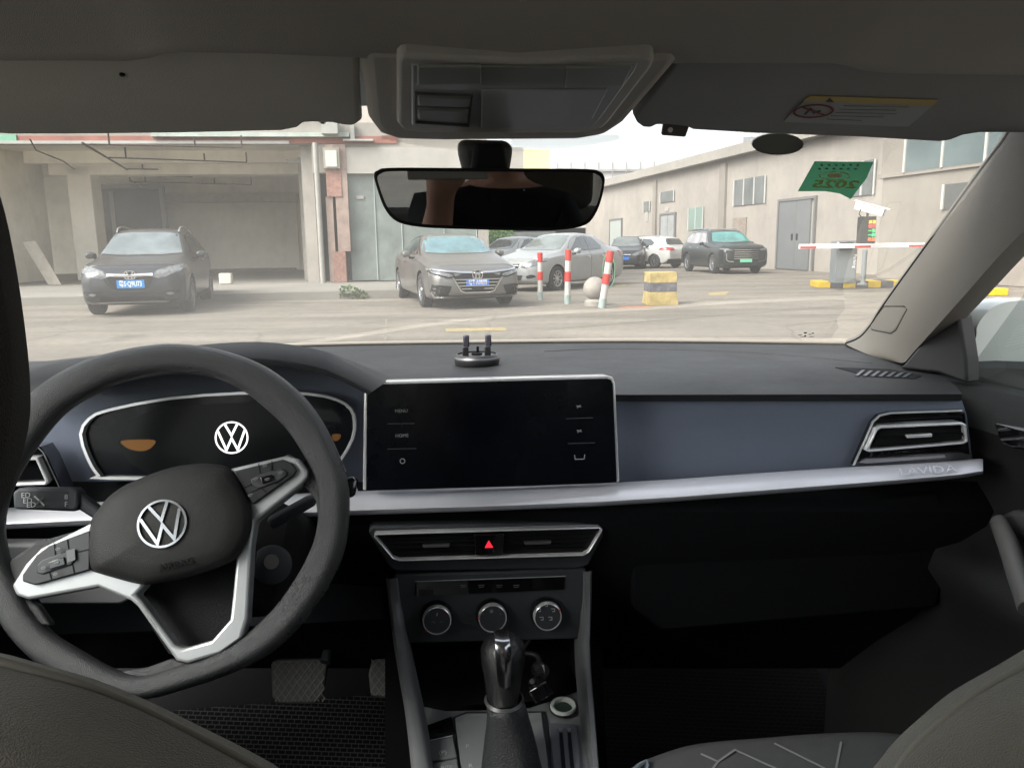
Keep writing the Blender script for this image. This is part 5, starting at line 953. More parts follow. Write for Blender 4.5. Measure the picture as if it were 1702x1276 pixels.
# column, ignition, stalks
slab('column_shroud', [(210, 870), (470, 830), (500, 860), (480, 980), (450, 1025), (300, 1030), (230, 1000)], Plane(PW.p-PW.n*.09, PW.n), 0, .14, M_RUB, CAR, bevel=.02, seg=4)
pk = Plane(V(450, 930, .82), (.3, -1, .3)); ig = lathe('ignition_lock', [(.021, -.02), (.021, .004), (.017, .007), (.0, .007)], pk.px(452, 938), pk.n, M_DASHL, CAR); lathe('key_slot', [(.008, .006), (.008, .009), (0, .009)], pk.px(450, 932), pk.n, mat('lock metal', (.3, .3, .31), .3, .8), ig, 16)
PK = Plane(PW.p-PW.n*.045, (0, -1, .25)); ST = slab('indicator_stalk', [(20, 818), (30, 811), (120, 811), (130, 818), (131, 842), (124, 850), (22, 846)], PK, 0, .022, M_DASHL, CAR, bevel=.006, seg=4, )
slab('stalk_arm', [(122, 812), (134, 822), (170, 850), (160, 866), (128, 846)], PK, -.004, .016, M_DASHL, ST, bevel=.004, seg=3)
for x, y, s in ((43, 823, 'ED'), (46, 832, 'ED'), (52, 839, 'ED'), (110, 826, '8'), (110, 838, 'F')): text('stalk_print', s, .0075, PK.px(x, y, .0004), PK.u, PK.v, M_INK, ST, th=.0003)
stroke('stalk_print', [(57, 824), (66, 832), (74, 840)], PK, .0004, .0016, M_INK, ST); stroke('stalk_print', [(60, 838), (72, 826)], PK, .0008, .0011, M_INKD, ST)
ST2 = slab('wiper_stalk', [(574, 793), (588, 791), (593, 800), (592, 820), (584, 828), (572, 826)], Plane(PW.p-PW.n*.03, (0, -1, .25)), 0, .02, M_PIANO, CAR, bevel=.004, seg=3)
slab('stalk_arm', [(440, 862), (512, 822), (528, 826), (520, 842), (450, 882)], Plane(PW.p-PW.n*.05, (0, -1, .25)), 0, .02, M_DASHL, ST2, bevel=.006, seg=3)
# ---- roof lining, header, visors, overhead console
lipz = 1.345
L1 = [(-300, 104), (-100, 101), (110, 101), (210, 102), (240, 98), (265, 91), (300, 87), (420, 89), (592, 96), (600, 97), (860, 97), (1128, 106), (1140, 105), (1390, 106), (1415, 110), (1440, 118), (1480, 122), (1600, 124), (1750, 126), (1900, 132)]
def lin(px, py, z): return HZ(px, py, z)
lip_r = [lin(x, y, 1.345) for x, y in L1]
xs = [p.x for p in lip_r]
r0 = [Vector((XC+(p.x-XC)*1.35, -1.9, 1.33)) for p in lip_r]; r1 = [Vector((XC+(p.x-XC)*1.15, -.5, 1.415)) for p in lip_r]; r2 = [Vector((p.x*1.02, .30, 1.405)) for p in lip_r]; r3 = [p+Vector((0, -.10, .035)) for p in lip_r]; r4 = [p+Vector((0, -.012, .004)) for p in lip_r]
r5 = [p+Vector((0, .008, .002)) for p in lip_r]; r6 = [p+Vector((0, .012, .030)) for p in lip_r]
RL = loft('roof_lining', [r0, r1, r2, r3, r4, lip_r, r5, r6], M_LIN, CAR)
hd = []
for t_, (dy, z) in enumerate(((.0, 1.41), (.12, 1.40), (.24, 1.372))): hd.append([Vector((XC+(i/20-.5)*1.9, .60+dy+(.08*(1-(i/10-1)**2) if t_ == 2 else 0), z)) for i in range(21)])
# header panel above the glass, hidden mostly by the visors
loft('header', hd, M_LIN, CAR, th=.006)
PH = Plane((0, .66, 1.345), (0, -.26, -1), (0, 1, 0))
slab('header_centre', [(596, 96), (612, 205), (628, 226), (660, 236), (740, 238), (960, 236), (1010, 228), (1040, 208), (1056, 190), (1132, 103), (1128, 90), (600, 84)], PH, .004, .045, mat('header fabric', (.58, .56, .53), .95, var=.06, vscale=5, bump=.7, bscale=1400), RL, bevel=.012, seg=4)
OC = slab('overhead_console', [(660, 102), (668, 94), (860, 104), (1078, 97), (1088, 102), (1082, 116), (1012, 205), (1000, 216), (960, 222), (700, 222), (668, 216), (660, 206)], PH, .012, .02, mat('console grey plastic', (.45, .445, .43), .5, bump=.3, bscale=900), CAR, bevel=.005, seg=3)
MI = mat('overhead grey', (.34, .37, .375), .35, coat=.25)
slab('inner_panel', [(684, 108), (860, 114), (1060, 108), (1056, 118), (996, 200), (985, 212), (700, 214), (684, 208)], PH, .0135, .003, MI, OC, bevel=.002)
slab('lamp_lens', [(694, 112), (800, 112), (800, 140), (694, 142)], PH, .0155, .003, mat('lamp plastic', (.26, .27, .268), .3), OC, bevel=.001); slab('lamp_lens', [(942, 114), (1050, 113), (1036, 143), (938, 147)], PH, .0155, .003, mat('lamp plastic', (.26, .27, .268), .3), OC, bevel=.001)
slab('lamp_divider', [(800, 112), (942, 114), (938, 147), (800, 142)], PH, .0148, .002, mat('divider', (.23, .24, .24), .4), OC)
for q in ([(694, 161), (782, 164), (780, 181), (694, 178)], [(694, 182), (780, 185), (776, 206), (694, 200)]): slab('lamp_switch', q, PH, .0175, .005, mat('switch black', (.15, .155, .155), .35), OC, bevel=.002)
frame('switch_surround', [(690, 158), (786, 161), (780, 212), (690, 206)], PH, .016, .003, .0012, mat('switch edge', (.06, .06, .06), .5), OC)
slab('glasses_flap', [(800, 150), (1010, 150), (985, 198), (850, 214), (800, 214)], PH, .0150, .002, MI, OC, bevel=.001)
# visors
PVs = Plane((0, .70, 1.352), (0, -.33, -1), (0, 1, 0))
lv = [(-180, 78), (-180, 208), (-40, 215), (20, 219), (120, 219), (300, 217), (470, 213), (496, 208), (506, 200), (520, 199), (552, 200), (570, 204), (590, 205), (602, 196), (600, 178), (598, 150), (598, 78)]
lv = [(x, y+(7 if y > 150 else 0)) for x, y in lv]
VL = slab('sun_visor', lv, PVs, .006, .020, M_VIS_LIT, CAR, bevel=.006, seg=4)
lathe('visor_button', [(0, .001), (.0022, .001), (.0022, -.001)], PVs.px(203, 124, .0065), PVs.n, M_RUB, VL, 12)
slab('visor_clip', [(528, 196), (544, 197), (543, 209), (529, 208)], PVs, .0, .02, M_PIANO, CAR, bevel=.003)
rv = [(1150, 78), (1132, 96), (1056, 188), (1062, 200), (1072, 207), (1086, 208), (1096, 203), (1110, 203), (1140, 206), (1150, 211), (1250, 217), (1420, 223), (1560, 231), (1580, 228), (1600, 220), (1625, 216), (1730, 216), (1860, 212), (1860, 78)]
rv = [(x-(4 if x < 1100 else 0), y+(6 if y > 180 else 0)) for x, y in rv]
VR = slab('sun_visor', rv, PVs, .006, .020, mat('visor fabric shaded', (.32, .325, .325), .8, var=.05, vscale=6, bump=.3, bscale=900), CAR, bevel=.006, seg=4)  # same fabric as the left visor, its weaker light put in the colour
slab('warning_label', [(1346, 161), (1559, 168), (1510, 211), (1302, 203)], PVs, .0075, .001, mat('label paper', (.42, .44, .45), .6), VR); slab('label_band', [(1346, 161), (1559, 168), (1548, 176), (1336, 168)], PVs, .0082, .001, mat('label yellow', (.55, .43, .16), .6), VR)
def ell(cx, cy, a, b, sk=0): return [(cx+a*cos(t)+sk*sin(t), cy+b*sin(t)) for t in [2*pi*i/20 for i in range(20)]]
stroke('child_seat_sign', ell(1352, 185, 32, 10.5, -6), PVs, .0083, .0022, mat('sign red', (.20, .035, .04), .6), VR, True); stroke('child_seat_sign', [(1333, 178), (1372, 192)], PVs, .0090, .0020, mat('sign red', (.20, .035, .04), .6), VR)
stroke('sign_figure', [(1338, 190), (1347, 181), (1353, 188), (1364, 184)], PVs, .0083, .0022, mat('sign dark', (.06, .055, .055), .6), VR)
slab('warning_triangle', [(1372, 170), (1379, 163.5), (1386, 170.5)], PVs, .0086, .0005, mat('sign dark', (.06, .055, .055), .6), VR)
for i in range(5): stroke('small_print', [(1402-i*7, 176+i*5.5), (1400+[110, 96, 104, 90, 60][i]-i*7, 178+i*5.6)], PVs, .0083, .0006, mat('print grey', (.17, .175, .18), .6), VR)
Hc = slab('visor_clip', [(1104, 203), (1142, 205), (1147, 210), (1140, 229), (1100, 226)], Plane((0, .80, 1.31), (0, -1, -.5)), 0, .006, mat('clip grey', (.10, .09, .085), .6), CAR, bevel=.002)
lathe('clip_screw', [(0, .001), (.0026, .001), (.0026, -.0005)], Plane((0, .80, 1.31), (0, -1, -.5)).px(1114, 216, .0005), (0, -1, -.5), mat('screw white', (.8, .8, .8), .3), Hc, 12)
# stickers on the glass
def onglass(x, y, off=.004):
    d = cray(x, y); bv = GB.ray_cast(CAM, d); return bv[0]-d.normalized()*off
b_ = bmesh.new(); b_.from_mesh(glass.data); GB = BVHTree.FromBMesh(b_); b_.free()
def glasspatch(name, pts, off, th, m, par=None, label=None):
    P = [onglass(x, y, off) for x, y in pts]; bm = bmesh.new()
    if m.name == 'sticker green': bm.faces.new([bm.verts.new(p) for p in P])
    else: prism(bm, P, [p+Vector((0, th, th*.5)) for p in P])
    return obj(name, bm, m, par or CAR, sm=0, label=label)
glasspatch('sensor_cover', ell(1293, 240, 43, 18), .003, .002, mat('oval olive', (.19, .19, .15), .5)); 
frame('sensor_rim', ell(1293, 240, 43, 18), Plane(onglass(1293, 240, .005), (0, -.9, -.45)), .001, .002, .001, M_INKD, CAR)
sk = [(1354, 268), (1396, 269), (1452, 269), (1440, 297), (1414, 331), (1396, 322), (1372, 318), (1326, 318), (1340, 293)]
mt = bpy.data.materials.new('sticker green'); mt.use_nodes = True; n_t = mt.node_tree; pb = n_t.nodes['Principled BSDF']; pb.inputs['Base Color'].default_value = (.05, .2, .11, 1); tl_ = n_t.nodes.new('ShaderNodeBsdfTranslucent'); tx = n_t.nodes.new('ShaderNodeMixShader'); tx.inputs[0].default_value = .5
nn_ = n_t.nodes.new('ShaderNodeTexNoise'); nn_.inputs['Scale'].default_value = 60; cr2 = n_t.nodes.new('ShaderNodeMixRGB'); cr2.inputs[1].default_value = (.015, .085, .04, 1); cr2.inputs[2].default_value = (.05, .16, .09, 1); n_t.links.new(nn_.outputs[0], cr2.inputs[0]); n_t.links.new(cr2.outputs[0], tl_.inputs[0])
n_t.links.new(pb.outputs[0], tx.inputs[1]); n_t.links.new(tl_.outputs[0], tx.inputs[2]); n_t.links.new(tx.outputs[0], n_t.nodes['Material Output'].inputs[0])
STK = glasspatch('inspection_sticker', sk, .002, .001, mt)
po = onglass(1386, 308, .0045); pu = onglass(1426, 310, .0045); pvv = onglass(1398, 290, .0045); uu = (po-pu).normalized(); vv = (pvv-po); vv = (vv-uu*vv.dot(uu)); 
M_GOLD = mat('sticker gold', (.85, .75, .38), .5)
# the year reads mirrored from inside: right-to-left baseline
bm = text_bm('2025', .036, (0, 0, 0), (1, 0, 0), (0, 1, 0), .0004, bold=.0012); ax = (onglass(1352, 305, .0045)-onglass(1424, 306, .0045)); ay = (onglass(1400, 282, .0045)-onglass(1388, 306, .0045)); o0 = onglass(1388, 307, .0055)
for v in bm.verts: v.co = o0+ax.normalized()*v.co.x*.82+ay.normalized()*v.co.y*.8
obj('year_text', bm, M_GOLD, STK, sm=0)
stroke_e = ell(1387, 292, 25, 7, 3); PG2 = Plane(onglass(1387, 292, .0055), -(ax.cross(ay)).normalized() if (ax.cross(ay)).y > 0 else ax.cross(ay).normalized())
stroke('gold_oval', stroke_e, PG2, 0, .0016, M_GOLD, STK, True); slab('gold_oval', ell(1387, 292, 12, 4, 1), PG2, .0002, .0004, M_GOLD, STK)
for j, yy in enumerate((275, 281)): 
    for i in range(6): x = 1364+i*12+(-2 if j else 2); slab('gold_speck', ell(x, yy, 2.6, 1.2), PG2, .0002, .0004, mat('pale speck', (.10, .22, .14), .5), STK)
# black dotted shade band beside the mirror foot
bm = bmesh.new(); y = 226.0; row = 0
while y < 256:
    x = 636+(row % 2)*2.1
    while x < 1030:
        yb = 253-((x-835)/190)**2*20
        if y < yb and not 768 < x < 850:
            c_ = onglass(x, y, .003); r_ = .00075*(1-.35*max(0, (y-235)/20)); bm.faces.new([bm.verts.new(c_+Vector((r_*cos(a), 0, r_*sin(a)))) for a in [pi/3*k for k in range(6)]])
        x += 4.2
    y += 2.5; row += 1
obj('shade_dots', bm, M_RUB, glass, sm=0)['kind'] = 'stuff'
gm = bmesh.new()
for x, y, w_, h_ in ((1327, 556, 6, 1.2), (1336, 552, 5, 2.2), (1343, 555, 6, 1), (1337, 557, 3, 2), (1349, 553, 4, 1.4), (1330, 559, 9, .8), (1345, 559, 8, .8)):
    q = [onglass(a, b, .003) for a, b in ((x, y), (x+w_, y), (x+w_, y+h_), (x, y+h_))]; gm.faces.new([gm.verts.new(p) for p in q])
obj('glass_mark', gm, mat('mark grey', (.12, .11, .10), .7), glass, sm=0)['kind'] = 'stuff'
# ---- interior mirror
PM = Plane(V(815, 330, .70), (.0, -1, -.085)); mo = [(621, 292), (628, 283), (645, 279), (720, 279), (860, 280), (975, 281), (998, 285), (1006, 294), (1006, 308), (1000, 335), (990, 358), (975, 374), (940, 382), (880, 384), (760, 381), (700, 378), (662, 370), (642, 352), (630, 325)]
MM = slab('rear_view_mirror', mo, PM, 0, .028, M_RUB, CAR, k=3, bevel=.004, seg=4); mi = [(815+(x-815)*.968, 331+(y-331)*.885) for x, y in mo]
MG_ = mat('mirror glass', (.24, .245, .25), .015, 1); slab('mirror_glass', mi, PM, .0012, .002, MG_, MM, k=3)
slab('mirror_foot', [(762, 236), (855, 238), (852, 262), (846, 300), (774, 300), (764, 262)], Plane(V(810, 260, .755), (0, -1, -.2)), 0, .04, mat('foot grey', (.05, .05, .05), .6), MM, bevel=.008, seg=3)
slab('mirror_arm', [(790, 240), (838, 240), (848, 300), (780, 300)], Plane(V(810, 260, .735), (0, -1, -.2)), 0, .02, M_RUB, MM, bevel=.005, seg=3)
lathe('sensor_dot', [(0, .0004), (.0009, .0004), (.0009, -.001)], PM.px(871, 316, .0015), PM.n, M_INKD, MM, 10)
# ---- right pillar trim
glk = [(1405, 571, 1.36), (1428, 561, 1.33), (1447, 540, 1.30), (1462, 516, 1.27), (1500, 462, 1.19), (1556, 385, 1.08), (1610, 310, .98), (1648, 258, .91), (1668, 232, .88), (1690, 195, .85)]
outk = [(1478, 600, 1.16), (1490, 602, 1.12), (1503, 602, 1.09), (1516, 588, 1.07), (1552, 548, 1.00), (1604, 490, .92), (1655, 432, .85), (1705, 380, .79), (1750, 330, .75), (1800, 270, .72)]
ga = cr_pts([V(*p) for p in glk], False, 3); oa = cr_pts([V(*p) for p in outk], False, 3)
def pil(k, b): return [a.lerp(q, k)+Vector((-.6, -.8, 0))*b for a, q in zip(ga, oa)]
PR = loft('windscreen_pillar', [[p+Vector((.03, .05, 0)) for p in ga], pil(0, 0), pil(.04, .006), pil(.2, .013), pil(.5, .018), pil(.8, .010), pil(.95, .003), pil(1, 0), [p+Vector((.05, .02, 0)) for p in oa]], M_PIL, CAR)
bmt = bmesh.new(); bmt.from_mesh(PR.data); PBV = BVHTree.FromBMesh(bmt); bmt.free()
def onpil(x, y, off): d = cray(x, y); h = PBV.ray_cast(CAM, d); return h[0]-d.normalized()*off
tagp = [(1471, 511), (1500, 511), (1505, 515), (1488, 546), (1480, 551), (1452, 546), (1448, 541)]
P2_ = [onpil(x, y, .0018) for x, y in tagp]; bm = bmesh.new(); prism(bm, P2_, [p+Vector((.3, .9, 0))*.004 for p in P2_]); obj('airbag_tag', bm, M_PIL, PR, bevel=.0012)
bm = bmesh.new(); tube_bm(bm, [onpil(x, y, -.0003) for x, y in [(1470, 509), (1503, 509), (1508, 514), (1490, 548), (1481, 554), (1450, 548), (1446, 541)]], .0012, 6, True); obj('tag_seam', bm, M_DOOR, PR)
# left pillar, mirrored through the car's middle
loft('windscreen_pillar', [[Vector((2*XC-p.x, p.y, p.z)) for p in r] for r in ([p+Vector((.03, .05, 0)) for p in ga], pil(0, 0), pil(.2, .013), pil(.5, .018), pil(.8, .010), pil(1, 0), [p+Vector((.05, .02, 0)) for p in oa])], M_PIL, CAR)
# black seal strip along the glass
tube('glass_seal', [p+Vector((.0, -.004, 0)) for p in ga]+[V(1900, 150, .8)], .0035, M_RUB, PR, 8); 
tube('glass_seal', cr_pts([HZ(x, y, Zd+.004) for x, y in [(1408, 570), (1200, 567), (1000, 566), (640, 570), (470, 574)]], False, 6), .004, mat('seal beige', (.25, .23, .20), .6), glass, 8)
# ---- doors: each side of the car
def door(sx):
    X = lambda x: XC+sx*(x-XC)
    rows = []; prof = [(.83, .955), (.815, .972), (.79, .974), (.765, .974), (.735, .962), (.722, .93), (.735, .915), (.745, .86), (.735, .80), (.705, .775), (.68, .765), (.675, .735), (.70, .70), (.72, .62), (.70, .45), (.70, .30), (.72, .22)]
    ys = [1.16, 1.05, .9, .7, .45, .2, -.1]
    for x, z in prof: rows.append([Vector((X(x-(.02 if y > 1 else 0)), y, z+.022)) for y in ys])
    D = loft('door', rows, M_DOOR, CAR)
    bm = bmesh.new(); box(bm, (min(X(.81), X(.86)), -.2, .2), (max(X(.81), X(.86)), 1.25, .93)); obj('outer_panel', bm, M_BODYW, D, bevel=.01)
    # window frame
    fr_ = [Vector((X(.72), .66, 1.31)), Vector((X(.69), .55, 1.34)), Vector((X(.67), .48, 1.36)), Vector((X(.66), .4, 1.37)), Vector((X(.65), -.1, 1.39)), Vector((X(.66), -.8, 1.37))]
    tube('window_frame', cr_pts(fr_, False, 6), [(.016, .022)]*31, M_RUB, D, 8, ref=(1, 0, 0))
    g = [[Vector((X(.79), y, .965)) for y in (1.06, .8, .5, .2, -.1, -.5, -.9)], [Vector((X(x), y, z)) for x, y, z in ((.787, 1.05, .975), (.745, .86, 1.16), (.69, .56, 1.345), (.67, .25, 1.375), (.66, -.1, 1.39), (.66, -.5, 1.385), (.66, -.85, 1.36))]]
    loft('window_glass', g, G_SD, D)
    return D, X
M_BODYW = mat('white car paint', (.72, .78, .74), .2, coat=.8)
DR, X = door(1)
slab('mirror_triangle', [(1494, 612), (1504, 603), (1535, 566), (1578, 520), (1594, 524), (1600, 560), (1606, 600), (1607, 638), (1560, 620)], Plane(V(1580, 600, 1.0), (-1, -.35, 0)), 0, .03, mat('triangle black', (.030, .030, .032), .55), DR, bevel=.004)
sl = cr_pts([V(x, y, c+.045) for x, y, c in ((1560, 541, 1.0), (1606, 488, .93), (1655, 434, .86), (1705, 382, .80), (1760, 318, .75))], False, 4); sr = cr_pts([V(x, y, c+.012) for x, y, c in ((1587, 545, 1.0), (1640, 482, .93), (1690, 432, .86), (1740, 378, .80), (1800, 318, .75))], False, 4)
loft('window_seal', [[p+Vector((0, .03, 0)) for p in sl], sl, [p.lerp(q, .5)+Vector((-.004, -.006, 0)) for p, q in zip(sl, sr)], sr, [p+Vector((0, .03, 0)) for p in sr]], M_RUB, DR)
slab('door_handle', [(1650, 702), (1702, 712), (1760, 724), (1760, 752), (1680, 745), (1662, 736)], Plane((.715, .8, .86), (-1, -.1, 0)), .004, .01, M_PIANO, DR, bevel=.003)
tube('pull_handle', [V(1660, 868, .84), V(1676, 905, .80), V(1690, 950, .76), V(1712, 1010, .72)], [(.010, .012), (.011, .014), (.011, .015), (.012, .016)], mat('handle grey', (.15, .147, .14), .5), DR, 12)
slab('speaker_ring', [(1655, 860), (1680, 848), (1720, 852), (1720, 900), (1680, 890)], Plane(V(1680, 870, .84), (-1, -.2, 0)), 0, .02, mat('door grey', (.075, .075, .072), .7), DR, bevel=.006)
DLf, X = door(-1)
# wing mirror outside
mp = [(1617, 552), (1618, 541), (1628, 524), (1646, 508), (1670, 499), (1702, 497), (1780, 500), (1840, 520), (1850, 600), (1700, 603), (1619, 600)]
PWm = Plane(V(1680, 560, 1.02), (-.15, -1, 0)); mq = cr_pts([(x, y, 0) for x, y in mp], True, 3); bm = bmesh.new(); R_ = []
for k_, of in ((.97, .004), (1.0, -.01), (1.01, -.03), (.98, -.06), (.90, -.09), (.72, -.12), (.4, -.14), (.1, -.145)): R_.append([bm.verts.new(PWm.px(1745+(p.x-1745)*k_, 575+(p.y-575)*k_, 0)+PWm.n*of) for p in mq])
for A, B in zip(R_, R_[1:]):
    for j_ in range(len(mq)): bm.faces.new((A[j_], A[(j_+1) % len(mq)], B[(j_+1) % len(mq)], B[j_]))
bm.faces.new(R_[0][::-1]); bm.faces.new(R_[-1]); WM = obj('wing_mirror', bm, M_BODYW, CAR, sm=60)
slab('mirror_base', [(1606, 602), (1660, 600), (1850, 606), (1850, 660), (1740, 668), (1606, 632)], PWm, .012, .12, mat('base dark', (.035, .04, .04), .5), WM, bevel=.01, seg=3)
slab('mirror_glass', [(1699, 512), (1760, 514), (1840, 530), (1840, 590), (1699, 590)], PWm, .003, .004, mat('mirror dark glass', (.3, .33, .36), .02, 1), WM, bevel=.001)
# body shell behind and around (roof skin, rear side, rear glass), closes the cabin
bm = bmesh.new(); loft_bm(bm, [[Vector((XC+s*x, y, z)) for s, x in ((-1, .66), (-1, .5), (-1, .25), (1, 0), (1, .25), (1, .5), (1, .66))] for y, z in ((.86, 1.345), (.6, 1.41), (.2, 1.45), (-.5, 1.455), (-1.4, 1.40))]); obj('roof', bm, M_BODYW, CAR)
for s in (-1, 1):
    bm = bmesh.new(); xx = XC+s*.70
    for y0, y1, z0, z1 in ((-.28, -.12, .2, 1.40), (-1.15, -.98, .9, 1.40)): box(bm, (min(xx, xx+s*.05), y0, z0), (max(xx, xx+s*.05), y1, z1))
    obj('door_pillar', bm, M_PIL, CAR, bevel=.01)
    bm = bmesh.new(); box(bm, (min(XC+s*.72, XC+s*.82), -1.9, .2), (max(XC+s*.72, XC+s*.82), -.2, .96)); obj('rear_door', bm, M_DOOR, CAR, bevel=.01)
    bm = bmesh.new(); box(bm, (min(XC+s*.66, XC+s*.70), -1.9, .9), (max(XC+s*.66, XC+s*.70), -1.15, 1.36)); obj('rear_pillar', bm, M_PIL, CAR)
bm = bmesh.new(); box(bm, (XC-.64, -1.25, .3), (XC+.64, -1.0, 1.0)); obj('rear_seat', bm, M_SEAT, CAR, bevel=.05, seg=4)
bm = bmesh.new(); box(bm, (XC-.62, -1.1, .3), (XC+.62, -.55, .52)); obj('rear_seat_cushion', bm, M_SEAT, CAR, bevel=.05, seg=4)
for x in (-.36, .36): bm = bmesh.new(); box(bm, (XC+x-.14, -1.2, 1.0), (XC+x+.14, -1.08, 1.16)); obj('rear_headrest', bm, M_SEAT, CAR, bevel=.04, seg=4)
bm = bmesh.new(); box(bm, (XC-.8, -2.4, .85), (XC+.8, -1.2, .88)); obj('parcel_shelf', bm, M_PIL, CAR)
loft('rear_window', [[Vector((XC+x, -2.1, .88)) for x in (-.62, 0, .62)], [Vector((XC+x, -1.5, 1.38)) for x in (-.55, 0, .55)]], G_SD, CAR)
# floor and footwells
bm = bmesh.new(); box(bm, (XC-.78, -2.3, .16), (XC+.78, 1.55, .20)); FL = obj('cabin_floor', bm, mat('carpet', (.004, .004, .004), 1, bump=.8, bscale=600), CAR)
bm = bmesh.new(); box(bm, (XC-.80, 1.50, .16), (XC+.80, 1.56, .95)); obj('firewall', bm, M_RUB, CAR)
bm = bmesh.new(); box(bm, (XC-.10, -.6, .2), (XC+.10, .80, .585)); bm2 = bm; obj('console_box', bm2, M_DASHL, CAR, bevel=.02)
loft('kick_board', [[Vector((x, 1.20, .20)) for x in (-.70, -.05)], [Vector((x, 1.42, .45)) for x in (-.70, -.05)], [Vector((x, 1.5, .8)) for x in (-.70, -.05)]], M_RUB, CAR)
loft('kick_board', [[Vector((x, 1.15, .20)) for x in (.18, .82)], [Vector((x, 1.38, .42)) for x in (.18, .82)], [Vector((x, 1.5, .8)) for x in (.18, .82)]], M_RUB, CAR)
slab('knee_panel', [(0, 985), (430, 985), (560, 960), (640, 960), (640, 1030), (480, 1040), (300, 1050), (0, 1060)], Plane((0, 1.02, .7), (0, -1, -.3)), 0, .02, M_DASHL, DASH, bevel=.004)
slab('knee_panel', [(-100, 905), (150, 905), (230, 990), (200, 1005), (-100, 1005)], Plane((0, .96, .75), (0, -1, -.1)), 0, .02, mat('knee grey', (.3, .3, .31), .5), DASH, bevel=.004)
# pedals
def pedal(name, pts, pl, label=None):
    p = slab(name, pts, pl, 0, .015, mat('pedal rubber', (.08, .078, .075), .6, bump=.3, bscale=300), CAR, bevel=.004, seg=3); 
    xs = [a for a, b in pts]; ys = [b for a, b in pts]; x0, x1, y0, y1 = min(xs)+5, max(xs)-5, min(ys)+5, max(ys)-5; k = -60
    bm = bmesh.new(); w = .0011
    for sg in (1, -1):
        for i in range(-8, 16):
            c0 = x0+i*13; seg_ = [(c0+sg*(y-y0)*.75, y) for y in (y0, y1)]; (ax_, ay_), (bx_, by_) = seg_
            if ax_ == bx_: continue
            ts = [0, 1]
            tA = (x0-ax_)/(bx_-ax_); tB = (x1-ax_)/(bx_-ax_); lo_, hi_ = max(0, min(tA, tB)), min(1, max(tA, tB))
            if hi_-lo_ < .05: continue
            a = pl.px(ax_+(bx_-ax_)*lo_, ay_+(by_-ay_)*lo_, .0012+.0004*sg); b = pl.px(ax_+(bx_-ax_)*hi_, ay_+(by_-ay_)*hi_, .0012+.0004*sg); tube_bm(bm, [a, b], w, 4)
    obj('tread', bm, mat('pedal tread', (.16, .15, .145), .6), p, sm=0)
PP = Plane(V(495, 1130, 1.12), (0, -1, .35)); pedal('brake_pedal', [(450, 1102), (460, 1096), (534, 1094), (545, 1104), (536, 1160), (520, 1170), (462, 1170), (452, 1158)], PP)
tube('pedal_arm', [V(540, 1100, 1.12), V(552, 1060, 1.15), V(548, 1020, 1.2)], .009, M_DASHL, CAR, 8)
pedal('accelerator_pedal', [(618, 1096), (650, 1090), (668, 1100), (664, 1150), (640, 1160), (616, 1156), (612, 1120)], Plane(V(632, 1125, 1.14), (0, -1, .5)))
# ---- seats
def seat_back(name, pts, cy, th, m, bev, par=None, **k):
    pl = Plane((0, cy, 1), (0, -1, .18)); q = cr_pts([(x, y, 0) for x, y in pts], True, 3); bk_ = [pl.px(p.x, p.y) for p in q]; mid = sum(bk_, Vector())/len(bk_)
    bm = bmesh.new(); R_ = []
    for dy, sh in ((0, -.006), (.006, 0), (.03, .006), (.07, .004), (th, -.02), (th+.012, -.06)):
        R_.append([bm.verts.new(p+pl.n*dy+(p-mid).normalized()*sh) for p in bk_])
    for A, B in zip(R_, R_[1:]):
        for j in range(len(bk_)): bm.faces.new((A[j], A[(j+1) % len(bk_)], B[(j+1) % len(bk_)], B[j]))
    bm.faces.new(R_[0][::-1]); bm.faces.new(R_[-1]); return obj(name, bm, m, par or CAR, sm=50)
DS = seat_back('driver_seat', [(-500, 1180), (-260, 1085), (-100, 1066), (0, 1074), (84, 1096), (168, 1120), (252, 1154), (336, 1195), (420, 1237), (485, 1277), (590, 1370), (660, 1600), (680, 2100), (-500, 2100)], .33, .10, M_SEAT, .018)
seat_back('headrest', [(-330, 200), (-160, 190), (-40, 240), (0, 300), (22, 360), (42, 460), (56, 560), (63, 640), (60, 710), (34, 800), (2, 866), (-60, 930), (-250, 960), (-360, 800)], .30, .09, M_SEATB, .02, DS)
PSQ = seat_back('passenger_seat', [(1380, 1420), (1420, 1300), (1456, 1247), (1479, 1219), (1522, 1180), (1570, 1141), (1640, 1101), (1704, 1063), (1800, 1010), (1930, 985), (2060, 1060), (2100, 1300), (2100, 2100), (1300, 2100), (1320, 1600)], .36, .10, M_SEAT, .016)
CU = Plane((0, .62, .58), (0, -.12, 1), (0, 1, 0)); cq = cr_pts([(x, y, 0) for x, y in [(1030, 1310), (1056, 1275), (1080, 1262), (1143, 1241), (1200, 1233), (1265, 1228), (1352, 1221), (1440, 1218), (1500, 1222), (1640, 1240), (1760, 1290), (1760, 1500), (1000, 1500)]], True, 3)
bm = bmesh.new(); ccx, ccy = 1380, 1380; R_ = []
for k_, of in ((1.012, -.14), (1.012, -.012), (1.004, -.003), (.99, .001), (.96, .003), (.8, .006), (.5, .006)): R_.append([bm.verts.new(CU.px(ccx+(p.x-ccx)*k_, ccy+(p.y-ccy)*k_, of)) for p in cq])
for A, B in zip(R_, R_[1:]):
    for j in range(len(cq)): bm.faces.new((A[j], A[(j+1) % len(cq)], B[(j+1) % len(cq)], B[j]))
bm.faces.new(R_[-1]); obj('seat_cushion', bm, mat('cushion grey', (.10, .10, .103), .95, var=.1, vscale=20, bump=.8, bscale=1200), PSQ, sm=50)
z4 = lambda x, y: (960+x/2.294, 840+y/2.294)
